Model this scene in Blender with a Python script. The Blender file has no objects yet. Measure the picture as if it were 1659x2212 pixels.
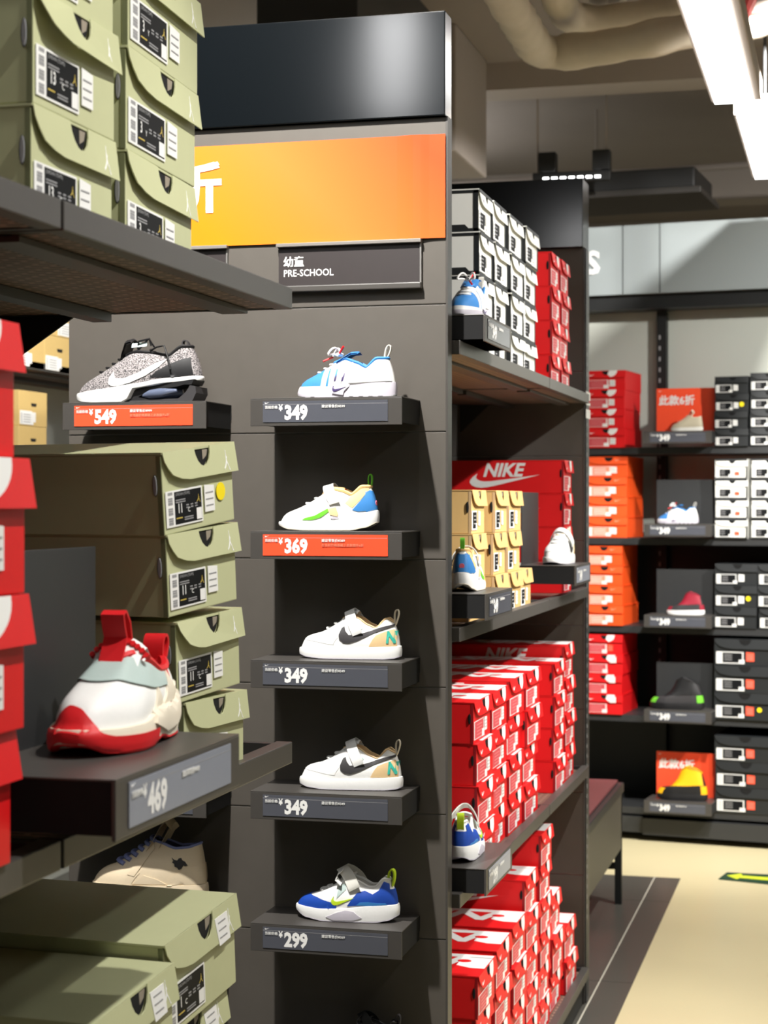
import bpy, bmesh, math, random
from mathutils import Vector, Matrix
from mathutils.bvhtree import BVHTree
from mathutils.geometry import delaunay_2d_cdt
random.seed(7)
R = math.radians
SC = bpy.context.scene
COL = SC.collection

# ---------------------------------------------------------------- camera
F, CX, HV, H = 3900.0, 829.5, 1088.0, 1.49      # focal in px, principal x, horizon row, eye height
TH = math.atan((1838 - CX) / F)
SN, CS = math.sin(TH), math.cos(TH)
cam_d = bpy.data.cameras.new('camera'); cam = bpy.data.objects.new('camera', cam_d); COL.objects.link(cam)
cam.location = (0, 0, H); cam.rotation_euler = (R(90), 0, TH)
cam_d.sensor_fit = 'AUTO'; cam_d.sensor_width = 36; cam_d.lens = F / 2212 * 36
cam_d.shift_y = -(1106 - HV) / 2212
cam_d.clip_start = .05
cam_d.dof.use_dof = True; cam_d.dof.focus_distance = 2.75; cam_d.dof.aperture_fstop = 10
SC.camera = cam
SC.view_settings.view_transform = 'Standard'; SC.view_settings.look = 'None'
SC.view_settings.exposure = 0.0; SC.view_settings.gamma = 1; SC.view_settings.use_curve_mapping = False

# ---------------------------------------------------------------- light
w = bpy.data.worlds.new('world'); SC.world = w; w.use_nodes = True
w.node_tree.nodes['Background'].inputs[0].default_value = (.82, .9, 1, 1)
w.node_tree.nodes['Background'].inputs[1].default_value = .3

def spot(name, loc, target, power, size=60, blend=.6, rad=.03, col=(1, .97, .92)):
    l = bpy.data.lights.new(name, 'SPOT'); l.energy = power; l.spot_size = R(size); l.spot_blend = blend
    l.shadow_soft_size = rad; l.color = col
    o = bpy.data.objects.new(name, l); COL.objects.link(o); o.location = loc
    o.rotation_euler = (Vector(target) - Vector(loc)).to_track_quat('-Z', 'Y').to_euler()
    return o
SPOTS = [   # ceiling track lights and added fill spots: position, aim, watts, cone
    ((-1.124, 2.22, 3.42), (-1.10, 3.45, 1.35), 560, 66),
    ((-.80, 1.90, 3.36), (-1.05, 3.45, 1.5), 14, 50),
    ((.45, 1.45, 3.25), (-.75, 1.65, 1.3), 185, 46),
    ((.45, 2.10, 3.25), (-.80, 2.0, .9), 60, 36),
    ((.35, 3.95, 3.30), (-.80, 4.35, .75), 220, 48),
    ((1.2, 3.0, 3.1), (-.90, 4.35, 1.85), 330, 37),  # unseen spot added to brighten the long sides of the upper boxes
    ((1.2, 3.0, 3.1), (-.90, 4.30, .70), 420, 27),  # second added spot, brightens the long sides of the lower red boxes
    ((.45, 4.90, 3.30), (-.70, 5.0, .6), 120, 46),
    ((-.1, 5.72, 3.06), (-.7, 8.1, 1.75), 520, 84),
    ((1.5, 5.6, 3.10), (1.0, 7.9, 1.5), 430, 90),
    ((.5, 5.6, 3.30), (.3, 6.3, 0), 340, 84),
    ((-1.75, 4.6, 3.30), (-2.75, 5.9, 1.9), 330, 60),
]
for i, (l, t, p, s) in enumerate(SPOTS):
    spot('track_and_fill_spot', l, t, p, s)
def area(name, loc, size, power, target=None, col=(1, 1, 1)):
    l = bpy.data.lights.new(name, 'AREA'); l.shape = 'RECTANGLE'; l.size, l.size_y = size; l.energy = power; l.color = col
    o = bpy.data.objects.new(name, l); COL.objects.link(o); o.location = loc
    if target is not None:
        o.rotation_euler = (Vector(target) - Vector(loc)).to_track_quat('-Z', 'Y').to_euler()
    return o
for lx, ly, lp, lu in ((.9, 2.2, 8, 2), (.9, -.6, 10, 2), (2.6, 5.4, 24, 8), (-2.3, 8.8, 14, 10), (1.8, 10.5, 24, 18), (1.2, 6.6, 8, 3)):   # unseen area lights added for ambient fill, facing down and up
    area('unseen_area_light', (lx, ly, 2.84), (.15, 2.0), lp)
    up = area('unseen_fill_uplight', (lx, ly, 2.9), (.15, 2.0), lu); up.rotation_euler = (R(180), 0, 0)
area('unseen_area_light', (-1.33, 1.65, 2.80), (.12, 1.4), 13).rotation_euler = (0, 0, R(-14.5))      # lamp hung above the left run

# ---------------------------------------------------------------- pixel -> place helpers
def ray(u):
    a = (u - CX) / F
    return -SN + a * CS, CS + a * SN
def atY(u, v, Y):
    dx, dy = ray(u); D = Y / dy
    return Vector((dx * D, Y, H + (HV - v) * D / F))
def atX(u, v, X):
    dx, dy = ray(u); D = X / dx
    return Vector((X, dy * D, H + (HV - v) * D / F))
def atZ(u, v, z):
    dx, dy = ray(u); D = (H - z) * F / (v - HV)
    return Vector((dx * D, dy * D, z))
WA = R(7.0)
WE = Vector((math.cos(WA), -math.sin(WA), 0)); WN = Vector((-math.sin(WA), -math.cos(WA), 0))
_dx, _dy = ray(1500); W0 = Vector((_dx * 7.9, _dy * 7.9, 0))
def atW(u, v, t=0.0):                       # back wall frame: s along the wall, t towards the room, z
    dx, dy = ray(u); p0 = W0 + WN * t
    D = (p0.x * WN.x + p0.y * WN.y) / (dx * WN.x + dy * WN.y)
    p = Vector((dx * D, dy * D, 0))
    return (p - W0).dot(WE), H + (HV - v) * D / F
def wpos(s, t, z):
    p = W0 + WE * s + WN * t
    return Vector((p.x, p.y, z))

# ---------------------------------------------------------------- materials
def srgb(c):
    if isinstance(c, str): c = [int(c[i:i + 2], 16) for i in (0, 2, 4)]
    return tuple(((x / 255) / 12.92 if x / 255 <= .04045 else ((x / 255 + .055) / 1.055) ** 2.4) for x in c)
M = {}
def mat(name, c, rough=.6, metal=0, noise=.06, scale=40, bump=0, emit=0, spec=.5, coat=0):
    if name in M: return M[name]
    m = bpy.data.materials.new(name); m.use_nodes = True; nt = m.node_tree; b = nt.nodes['Principled BSDF']
    rgb = srgb(c)
    b.inputs['Roughness'].default_value = rough; b.inputs['Metallic'].default_value = metal
    b.inputs['Specular IOR Level'].default_value = spec
    tc = nt.nodes.new('ShaderNodeTexCoord'); n = nt.nodes.new('ShaderNodeTexNoise')
    n.inputs['Scale'].default_value = scale; n.inputs['Detail'].default_value = 3
    nt.links.new(tc.outputs['Object'], n.inputs['Vector'])
    mx = nt.nodes.new('ShaderNodeMix'); mx.data_type = 'RGBA'
    mx.inputs[6].default_value = (*[x * (1 - noise) for x in rgb], 1); mx.inputs[7].default_value = (*[min(1, x * (1 + noise)) for x in rgb], 1)
    nt.links.new(n.outputs[0], mx.inputs[0]); nt.links.new(mx.outputs[2], b.inputs['Base Color'])
    if bump:
        bp = nt.nodes.new('ShaderNodeBump'); bp.inputs['Strength'].default_value = bump; bp.inputs['Distance'].default_value = .001
        nt.links.new(n.outputs[0], bp.inputs['Height']); nt.links.new(bp.outputs[0], b.inputs['Normal'])
    if emit:
        b.inputs['Emission Color'].default_value = (*rgb, 1); b.inputs['Emission Strength'].default_value = emit
    if coat: b.inputs['Coat Weight'].default_value = coat
    M[name] = m
    return m
mat('panel_grey', (82, 77, 71), .55, noise=.08, scale=25)
mat('panel_edge', (150, 148, 145), .35, metal=.6)
mat('header_black', (10, 14, 17), .155, noise=.02)
mat('metal_dark', (48, 49, 50), .45, noise=.08)
mat('metal_black', (20, 22, 23), .5)
mat('metal_lip', (70, 67, 64), .4)
mat('void', (6, 6, 7), .9)
mat('white_paint', (238, 238, 238), .6)
mat('ceiling_taupe', (150, 140, 132), .8, scale=2, noise=.1)
mat('beam_taupe', (168, 158, 150), .8, scale=2)
mat('pipe_cream', (205, 195, 178), .8, scale=12, bump=.8, noise=.12)
mat('grey_wall', (190, 194, 185), .7, scale=1.5)
mat('header_grey', (150, 158, 160), .4, scale=2)
mat('green_card', (192, 195, 153), .55, noise=.03)
mat('green_dark', (120, 124, 88), .7)
mat('red_card', (222, 16, 22), .5, noise=.03)
mat('red_deep', (150, 10, 22), .5, noise=.03)
mat('orange_card', (245, 84, 22), .55, noise=.03)
mat('white_card', (236, 236, 230), .55, noise=.02)
mat('black_card', (30, 33, 35), .5, noise=.05)
mat('tan_card', (205, 168, 108), .7, noise=.05, scale=80)
mat('kraft_card', (206, 176, 112), .7, noise=.05, scale=80)
mat('card_edge', (190, 160, 120), .8)
mat('label_white', (240, 240, 238), .5, noise=.01)
mat('label_black', (14, 15, 18), .6, spec=.2)
mat('label_grey', (150, 150, 152), .5)
mat('label_pink', (205, 78, 86), .5)
mat('label_rose', (226, 128, 130), .5)
mat('label_orange', (250, 90, 60), .5)
mat('label_salmon', (246, 150, 120), .5)
mat('yellow_dot', (250, 225, 20), .5)
mat('gold', (205, 180, 80), .5)
mat('tag_grey', (82, 84, 92), .25, noise=.04)
mat('tag_light', (140, 145, 158), .3, noise=.04)
mat('tag_orange', (250, 84, 50), .4, noise=.02)
mat('sign_dark', (48, 42, 42), .45)
mat('sign_lip', (120, 115, 110), .45)
mat('tissue', (150, 140, 125), .8)
# shoe stuff
for nm, c, r in (('s_white', (240, 240, 238), .55), ('s_offwhite', (226, 224, 216), .6), ('s_cream', (226, 208, 178), .55),
                 ('s_black', (22, 22, 24), .5), ('s_dark', (50, 48, 50), .6), ('s_blue', (58, 132, 202), .55), ('s_royal', (20, 70, 170), .55),
                 ('s_lime', (195, 225, 40), .55), ('s_green', (110, 200, 50), .55), ('s_orange', (250, 100, 30), .6), ('s_peach', (245, 205, 140), .6),
                 ('s_tan', (232, 200, 150), .6), ('s_teal', (60, 185, 165), .55), ('s_red', (215, 22, 30), .55), ('s_crimson', (150, 20, 45), .6),
                 ('s_ice', (178, 196, 192), .5), ('s_grey', (165, 165, 168), .6), ('s_lilac', (200, 195, 205), .5), ('s_yellow', (250, 185, 10), .55),
                 ('s_periwinkle', (125, 135, 185), .7), ('s_beige', (200, 190, 165), .6), ('s_navy', (20, 26, 60), .6), ('s_purple', (60, 45, 95), .5),
                 ('s_gum', (235, 225, 205), .6), ('s_pink', (235, 110, 130), .6), ('s_greytoe', (160, 160, 162), .5), ('s_yel', (255, 215, 20), .6)):
    mat(nm, c, r, noise=.03, scale=200, bump=.15)
def knit():
    m = mat('s_knit', (110, 105, 105), .8); nt = m.node_tree; b = nt.nodes['Principled BSDF']
    tc = nt.nodes.new('ShaderNodeTexCoord'); mp = nt.nodes.new('ShaderNodeMapping'); mp.inputs['Scale'].default_value = (170, 90, 300)
    n = nt.nodes.new('ShaderNodeTexNoise'); n.inputs['Scale'].default_value = 2.2; n.inputs['Detail'].default_value = 2
    cr = nt.nodes.new('ShaderNodeValToRGB'); cr.color_ramp.elements[0].position = .42; cr.color_ramp.elements[1].position = .56
    cr.color_ramp.elements[0].color = (.03, .028, .03, 1); cr.color_ramp.elements[1].color = (.36, .33, .33, 1)
    nt.links.new(tc.outputs['Object'], mp.inputs[0]); nt.links.new(mp.outputs[0], n.inputs[0]); nt.links.new(n.outputs[0], cr.inputs[0])
    nt.links.new(cr.outputs[0], b.inputs['Base Color'])
knit()
def perf(name, base, sx, sy, thr=.25):
    """sheet metal punched with staggered slots"""
    m = mat(name, base, .5); nt = m.node_tree; b = nt.nodes['Principled BSDF']
    tc = nt.nodes.new('ShaderNodeTexCoord')
    br = nt.nodes.new('ShaderNodeTexBrick'); br.inputs['Scale'].default_value = 1
    br.inputs['Brick Width'].default_value = sx; br.inputs['Row Height'].default_value = sy; br.inputs['Mortar Size'].default_value = sy * thr
    br.inputs['Mortar Smooth'].default_value = 0; br.offset = .5
    c = srgb(base)
    br.inputs['Color1'].default_value = (.004, .004, .004, 1); br.inputs['Color2'].default_value = (.004, .004, .004, 1); br.inputs['Mortar'].default_value = (*c, 1)
    nt.links.new(tc.outputs['Object'], br.inputs[0]); nt.links.new(br.outputs[0], b.inputs['Base Color'])
    return m
perf('perforated', (132, 108, 94), .030, .0135, .25)
def glass_air():
    m = bpy.data.materials.new('s_air'); m.use_nodes = True; b = m.node_tree.nodes['Principled BSDF']
    b.inputs['Base Color'].default_value = (.25, .3, .45, 1); b.inputs['Roughness'].default_value = .08; b.inputs['Transmission Weight'].default_value = .6
    M['s_air'] = m
glass_air()
def banner():
    m = mat('banner_orange', (255, 130, 30), .6, noise=0, spec=.25); nt = m.node_tree; b = nt.nodes['Principled BSDF']
    tc = nt.nodes.new('ShaderNodeTexCoord'); sp = nt.nodes.new('ShaderNodeSeparateXYZ')
    nt.links.new(tc.outputs['Generated'], sp.inputs[0])
    ad = nt.nodes.new('ShaderNodeMath'); ad.operation = 'MULTIPLY_ADD'; ad.inputs[1].default_value = .75
    nt.links.new(sp.outputs[0], ad.inputs[0])
    mu = nt.nodes.new('ShaderNodeMath'); mu.operation = 'MULTIPLY'; mu.inputs[1].default_value = .25
    nt.links.new(sp.outputs[2], mu.inputs[0]); nt.links.new(mu.outputs[0], ad.inputs[2])
    cr = nt.nodes.new('ShaderNodeValToRGB'); e = cr.color_ramp.elements
    e[0].position = .22; e[0].color = (*srgb((232, 124, 0)), 1); e[1].position = .92; e[1].color = (*srgb((222, 70, 20)), 1)
    k = e.new(.55); k.color = (*srgb((228, 112, 42)), 1)
    nt.links.new(ad.outputs[0], cr.inputs[0]); nt.links.new(cr.outputs[0], b.inputs['Base Color'])
banner()
def floor_mat(name, c, rough):
    m = mat(name, c, rough, noise=.08, scale=1.2)
floor_mat('floor_beige', (212, 200, 160), .35); floor_mat('floor_slate', (80, 78, 72), .35)
mat('grout', (190, 185, 170), .8)

# ---------------------------------------------------------------- mesh builder
def link(o, parent=None):
    COL.objects.link(o)
    if parent is not None: o.parent = parent
    return o
def tag(o, label=None, cat=None, group=None, kind=None):
    if label: o['label'] = label
    if cat: o['category'] = cat
    if group: o['group'] = group
    if kind: o['kind'] = kind
    return o
def empty(name, loc=(0, 0, 0), rz=0, label=None, cat=None, group=None):
    o = bpy.data.objects.new(name, None); o.empty_display_size = .02; link(o); o.location = loc; o.rotation_euler = (0, 0, rz)
    return tag(o, label, cat, group)

class MB:
    def __init__(s): s.v = []; s.f = []; s.m = []; s.mats = []
    def mi(s, m):
        m = M[m] if isinstance(m, str) else m
        if m not in s.mats: s.mats.append(m)
        return s.mats.index(m)
    def add(s, vs, fs, m):
        b = len(s.v); k = s.mi(m); s.v += [tuple(p) for p in vs]
        for f in fs: s.f.append([b + i for i in f]); s.m.append(k)
        return s
    def box(s, x0, x1, y0, y1, z0, z1, m, bev=0):
        if bev:
            bm = bmesh.new(); bmesh.ops.create_cube(bm, size=1)
            for q in bm.verts: q.co = ((x0 + x1) / 2 + q.co.x * (x1 - x0), (y0 + y1) / 2 + q.co.y * (y1 - y0), (z0 + z1) / 2 + q.co.z * (z1 - z0))
            bmesh.ops.bevel(bm, geom=bm.edges[:], offset=bev, segments=2, profile=.6, affect='EDGES')
            bm.verts.index_update(); s.add([q.co[:] for q in bm.verts], [[q.index for q in f.verts] for f in bm.faces], m); bm.free()
            return s
        vs = [(x, y, z) for z in (z0, z1) for y in (y0, y1) for x in (x0, x1)]
        return s.add(vs, [(0, 2, 3, 1), (4, 5, 7, 6), (0, 1, 5, 4), (2, 6, 7, 3), (0, 4, 6, 2), (1, 3, 7, 5)], m)
    def prism(s, poly, fn, t0, t1, m):
        """poly: 2D points; fn(a,b,t)->3D"""
        n = len(poly)
        vs = [fn(a, b, t0) for a, b in poly] + [fn(a, b, t1) for a, b in poly]
        fs = [list(range(n))[::-1], [n + i for i in range(n)]] + [[i, (i + 1) % n, n + (i + 1) % n, n + i] for i in range(n)]
        return s.add(vs, fs, m)
    def tube(s, pts, r, m, n=8, closed=False, rs=None):
        pts = [Vector(p) for p in pts]; N = len(pts); vs = []
        up = Vector((0, 0, 1)); prev = None
        for i, p in enumerate(pts):
            a = pts[(i - 1) % N] if (closed or i > 0) else p; b = pts[(i + 1) % N] if (closed or i < N - 1) else p
            t = (b - a).normalized()
            if prev is None:
                nrm = t.cross(up)
                if nrm.length < .1: nrm = t.cross(Vector((1, 0, 0)))
                nrm.normalize()
            else:
                nrm = prev - t * prev.dot(t)
                nrm = nrm.normalized() if nrm.length > 1e-6 else t.orthogonal().normalized()
            prev = nrm; bn = t.cross(nrm); rr = rs[i] if rs else r
            for k in range(n):
                an = 2 * math.pi * k / n; vs.append(p + (nrm * math.cos(an) + bn * math.sin(an)) * rr)
        fs = []
        for i in range(N if closed else N - 1):
            j = (i + 1) % N
            for k in range(n): fs.append((i * n + k, i * n + (k + 1) % n, j * n + (k + 1) % n, j * n + k))
        if not closed: fs += [list(range(n))[::-1], [(N - 1) * n + k for k in range(n)]]
        return s.add(vs, fs, m)
    def ribbon(s, pts, wdir, w, th, m, closed=False):
        """flat strap swept along pts, width w along wdir, thickness th"""
        pts = [Vector(p) for p in pts]; N = len(pts); wd = Vector(wdir).normalized(); vs = []
        ws = w if isinstance(w, (list, tuple)) else [w] * N
        for i, p in enumerate(pts):
            a = pts[(i - 1) % N] if (closed or i > 0) else p; b = pts[(i + 1) % N] if (closed or i < N - 1) else p
            t = (b - a).normalized(); nn = wd.cross(t); nn = nn.normalized() if nn.length > 1e-6 else Vector((0, 0, 1))
            for sw, sn in ((-1, -1), (1, -1), (1, 1), (-1, 1)): vs.append(p + wd * (sw * ws[i] / 2) + nn * (sn * th / 2))
        fs = []
        for i in range(N if closed else N - 1):
            j = (i + 1) % N
            for k in range(4): fs.append((i * 4 + k, i * 4 + (k + 1) % 4, j * 4 + (k + 1) % 4, j * 4 + k))
        if not closed: fs += [(3, 2, 1, 0), tuple((N - 1) * 4 + k for k in range(4))]
        return s.add(vs, fs, m)
    def disc(s, c, r, fn, t0, t1, m, n=20, sy=1):
        return s.prism([(c[0] + r * math.cos(2 * math.pi * k / n), c[1] + r * sy * math.sin(2 * math.pi * k / n)) for k in range(n)], fn, t0, t1, m)
    def text(s, txt, fn, size, x, z, m, bold=0, shear=0, sx=1.0, heavy=0):
        vs, fs = glyphs(txt, bold, shear)
        if heavy:
            for k, (dx, dy) in enumerate(((-1, -.7), (1, -.7), (-1, .7), (1, .7))):
                s.add([Vector(fn(x + (a + dx * heavy) * size * sx, z + (b + dy * heavy) * size)) + Vector((0, -.00025 * (k + 1), 0)) for a, b in vs], fs, m)
        return s.add([fn(x + a * size * sx, z + b * size) for a, b in vs], fs, m)
    def mesh(s, name, smooth=False, merge=True):
        me = bpy.data.meshes.new(name); me.from_pydata(s.v, [], s.f)
        for m in s.mats: me.materials.append(m)
        me.polygons.foreach_set('material_index', s.m)
        bm = bmesh.new(); bm.from_mesh(me)
        if merge: bmesh.ops.remove_doubles(bm, verts=bm.verts[:], dist=1e-6)
        bmesh.ops.recalc_face_normals(bm, faces=bm.faces[:])
        bm.to_mesh(me); bm.free()
        if smooth:
            me.polygons.foreach_set('use_smooth', [True] * len(me.polygons))
            me.set_sharp_from_angle(angle=R(42))
        me.update()
        return me
    def build(s, name, parent=None, smooth=False, merge=True):
        return link(bpy.data.objects.new(name, s.mesh(name, smooth, merge)), parent)

_gl = {}
def glyphs(txt, bold=0, shear=0):
    """outline of a word as 2D faces; size 1, origin at its left baseline"""
    k = (txt, bold, shear)
    if k in _gl: return _gl[k]
    cu = bpy.data.curves.new('t', 'FONT'); cu.body = txt; cu.size = 1; cu.resolution_u = 2; cu.offset = bold; cu.shear = shear
    o = bpy.data.objects.new('t', cu); COL.objects.link(o); dg = bpy.context.evaluated_depsgraph_get(); dg.update()
    me = o.evaluated_get(dg).to_mesh()
    vs = [(v.co.x, v.co.y) for v in me.vertices]; fs = [list(p.vertices) for p in me.polygons]
    o.evaluated_get(dg).to_mesh_clear(); bpy.data.objects.remove(o); bpy.data.curves.remove(cu)
    _gl[k] = (vs, fs)
    return _gl[k]
def twidth(txt, bold=0, shear=0):
    v, _ = glyphs(txt, bold, shear); return max(a for a, b in v) - min(a for a, b in v)

SWOOSH = [(1.0, .40), (.82, .325), (.66, .255), (.5, .185), (.36, .125), (.26, .09), (.17, .075), (.09, .095), (.035, .145), (.01, .21), (.02, .28), (.06, .36), (.12, .44),
          (.105, .38), (.10, .33), (.12, .28), (.16, .25), (.22, .235), (.3, .24), (.42, .265), (.6, .305), (.8, .352)]
def swoosh(x, z, w, flip=False, hs=1):
    p = [(x + a * w, z + b * w * hs) for a, b in SWOOSH]
    if flip: p = [(2 * x + w - a, b) for a, b in p][::-1]
    return p
JUMP = [(.46, .93), (.50, 1.0), (.55, .93), (.52, .86), (.55, .70), (.62, .66), (.66, .6), (.60, .58), (.56, .55), (.60, .42), (.72, .30), (.86, .10), (1.0, .0), (.97, -.04), (.84, .0), (.70, .2),
        (.52, .36), (.34, .22), (.20, .12), (.06, .08), (.0, .02), (-.03, .12), (.12, .18), (.26, .30), (.40, .46), (.42, .60), (.46, .75)]

def assemble(root, parts, under):
    """link meshes as parts of root; 'under' names the part that carries each sub-part"""
    made = {}
    for nm, me, lb in parts:
        o = bpy.data.objects.new(nm, me); COL.objects.link(o)
        o.parent = made.get(under.get(nm), root); made.setdefault(nm, o)
        if lb: o['label'] = lb
    return made
def copy_tree(o, parent=None):
    c = o.copy(); COL.objects.link(c); c.parent = parent
    for ch in list(o.children): copy_tree(ch, c)
    return c
# ================================================================ room
def struct(name, mb, **k): return tag(mb.build(name, **k), kind='structure')
struct('floor', MB().box(-4.5, 4.5, -2.5, 13.5, -.05, 0, 'floor_beige'))
m_ = MB()
m_.box(-4.4, -.655, -2.4, 7.24, 0, .0015, 'floor_slate')
for x in (-.757, -1.357, -1.957, -2.557, -3.157): m_.box(x - .0022, x + .0022, -2.4, 7.24, .0015, .0022, 'grout')
for y in (2.0, 3.2, 4.4, 5.62, 6.8): m_.box(-4.4, -.655, y - .0018, y + .0018, .0015, .0022, 'floor_slate')
struct('floor_slate_strip', m_)
struct('ceiling', MB().box(-4.5, 4.5, -2.5, 13.5, 3.45, 3.5, 'ceiling_taupe'))
struct('wall_left', MB().box(-3.22, -3.17, -2.4, 13.4, 0, 3.45, 'grey_wall'))
struct('wall_right', MB().box(4.4, 4.45, -2.4, 13.4, 0, 3.45, 'grey_wall'))
struct('wall_front', MB().box(-4.4, 4.4, -2.45, -2.4, 0, 3.45, 'grey_wall'))
struct('wall_far', MB().box(-4.4, 4.4, 13.4, 13.45, 0, 3.45, 'ceiling_taupe'))
# ceiling beams and ducts
for i, (y, d, hh) in enumerate(((7.9, .22, .12), (10.6, .25, .2), (12.6, .3, .5), (4.9, .3, .2))):
    struct('trim_%d' % (i + 1), MB().box(-3.0, 4.3, y, y + d, 3.45 - hh, 3.45, 'beam_taupe'))
def thing_mb(name, mb, label, cat, group=None, **k): return tag(mb.build(name, **k), label, cat, group)
p = atZ(1600, 335, 3.12)
thing_mb('conduit', MB().tube([(-2.9, 9.6, 3.2), (3.5, 8.75, 3.2)], .018, 'beam_taupe'), 'thin pale conduit running across the ceiling above the far shelving', 'conduit')
# box duct hanging close behind the header
a = atZ(972, 250, 3.0); b = atZ(1008, 232, 3.0)
thing_mb('box_duct', MB().box(-1.86, -1.56, 7.2, 7.85, 2.93, 3.45, 'beam_taupe', .01), 'taupe box duct dropping from the ceiling behind the black header', 'duct')
thing_mb('dark_duct', MB().box(-1.98, -1.62, 5.9, 7.1, 3.0, 3.45, 'metal_dark', .01), 'dark metal duct on the ceiling above the tall display panel', 'duct')
def pipe(pts, r, label, z=3.1):
    ps = [atZ(u, v, z) for u, v in pts]
    out = []                                             # rounded corners
    for i, q in enumerate(ps):
        if 0 < i < len(ps) - 1:
            pa, pb = ps[i - 1], ps[i + 1]; da = (pa - q).normalized() * min(.16, (pa - q).length * .4); db = (pb - q).normalized() * min(.16, (pb - q).length * .4)
            for k in range(7):
                t = k / 6; out.append((q + da) * (1 - t) ** 2 + q * 2 * t * (1 - t) + (q + db) * t * t)
        else: out.append(q)
    mb = MB(); full = []
    for i in range(len(out) - 1):
        n = max(1, int((out[i + 1] - out[i]).length / .04))
        for k in range(n): full.append(out[i].lerp(out[i + 1], k / n))
    full.append(out[-1])
    rs = [r * (1 + .09 * math.sin(i * 1.3) * math.sin(i * .37 + 1) + random.uniform(-.03, .03)) for i in range(len(full))]
    mb.tube(full, r, 'pipe_cream', 14, rs=rs)
    thing_mb('insulated_pipe', mb, label, 'pipe', 'insulated pipes under the ceiling', smooth=True)
pipe([(1058, -60), (1165, 118), (1300, 105), (1520, 60), (1800, 10)], .062, 'cream wrapped ceiling pipe with the lowest elbow, nearest the tall display panel')
pipe([(1180, -60), (1232, 48), (1380, 40), (1520, 5), (1700, -30)], .058, 'cream wrapped ceiling pipe elbow in the middle of the bundle', 3.26)
pipe([(1255, -120), (1316, 22), (1345, -110)], .055, 'cream wrapped pipe bend hanging highest, right of the other elbows', 3.38)
thing_mb('sprinkler_pipe', MB().tube([atZ(1640, -40, 3.05), atZ(1606, 40, 3.05)], .018, 'red_card'), 'red sprinkler pipe beside the bright ceiling lamp', 'pipe')
thing_mb('sprinkler_branch', MB().tube([atZ(1600, 12, 3.12), atZ(1700, 2, 3.12)], .03, 'beam_taupe'), 'pale branch pipe at the top right corner behind the lamp', 'pipe')
# linear lamps
lampm = mat('lamp_diffuser', (255, 255, 255), .5, emit=7, noise=0)
def lamp(u0, u1, v0, v1, z, label):
    """near edge row v0, far edge row v1, columns at the far edge"""
    pf0 = atZ(u0, v1, z); pf1 = atZ(u1, v1, z)
    dy = atZ((u0 + u1) / 2, v0, z).y
    root = empty('linear_lamp', (pf0.x, dy, z), 0, label, 'lamp', 'linear ceiling lamps')
    wv = pf1.x - pf0.x; L = pf0.y - dy
    MB().box(-.012, wv + .025, 0, L, .004, .07, 'beam_taupe', .004).build('housing', root)
    MB().box(0, wv, .01, L - .01, -.004, .004, 'lamp_diffuser').build('diffuser', root)
    MB().tube([(wv / 2, .12, .07), (wv / 2, .12, 3.45 - z)], .006, 'metal_dark').build('hanger', root); MB().tube([(wv / 2, L - .12, .07), (wv / 2, L - .12, 3.45 - z)], .006, 'metal_dark').build('hanger', root)
lamp(1545, 1630, -170, 224, 2.79, 'bright white linear lamp, nearer of the two hanging at upper right')
lamp(1632, 1728, 246, 386, 2.79, 'bright white linear lamp hanging just beyond the nearer one at the right edge')
# ceiling cassette + track over far shelving
q0 = atZ(1262, 452, 2.95); q1 = atZ(1512, 432, 2.95)
root = empty('air_unit', (q0.x, q0.y - .35, 2.95), R(-5), 'dark grey long ceiling unit above the far shelving', 'air conditioner')
MB().box(-.1, q1.x - q0.x, 0, .5, .02, .115, 'metal_dark', .01).build('housing', root)
MB().box(-.1, q1.x - q0.x + .03, -.02, .52, -.01, .02, 'metal_lip', .004).build('bottom_panel', root)
MB().tube([(0.02, .40, .11), (0.02, .40, .5)], .006, 'beam_taupe').build('hanger', root)
a = atY(1150, 388, 8.2); b = atY(1318, 378, 8.2)
root = empty('track_light', (a.x, 8.2, a.z), 0, 'black ceiling track with small bright spots above the far end of the row', 'track light')
tl = b.x - a.x
MB().box(0, tl, 0, .04, -.015, .03, 'metal_black', .003).build('rail', root)
for k in range(2): MB().box(.03 + k * (tl - .11), .11 + k * (tl - .11), -.02, .05, .03, .12, 'metal_black', .004).build('lamp_head', root)
mb = MB()
for k in range(7): mb.box(.05 + k * tl / 9, .065 + k * tl / 9 + .01, -.004, 0, -.004, .006, 'lamp_diffuser')
mb.build('spot_row', root)
MB().tube([(.02, .02, .03), (.02, .02, 3.45 - a.z)], .005, 'beam_taupe').build('hanger', root); MB().tube([(tl - .02, .02, .03), (tl - .02, .02, 3.45 - a.z)], .004, 'beam_taupe').build('hanger', root)
# floor arrow
c = [atZ(1570, 1884, .004), atZ(1700, 1891, .004), atZ(1690, 1912, .004), atZ(1552, 1898, .004)]
mb = MB().add(c + [q - Vector((0, 0, .003)) for q in c], [(0, 3, 2, 1), (4, 5, 6, 7)] + [(i, (i + 1) % 4, 4 + (i + 1) % 4, 4 + i) for i in range(4)], mat('arrow_green', (24, 62, 44), .5))
lime = mat('arrow_lime', (205, 222, 50), .5)
def bil(u, v): return c[0].lerp(c[1], u).lerp(c[3].lerp(c[2], u), v) + Vector((0, 0, .0012))
arrow = [(.06, .5), (.26, .12), (.30, .36), (.80, .36), (.80, .68), (.30, .68), (.28, .88)]
mb.add([bil(*q) for q in arrow], [list(range(len(arrow)))], lime)
thing_mb('floor_arrow', mb, 'dark green floor marker with a lime arrow pointing left on the beige floor', 'floor marker', merge=False)

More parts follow.
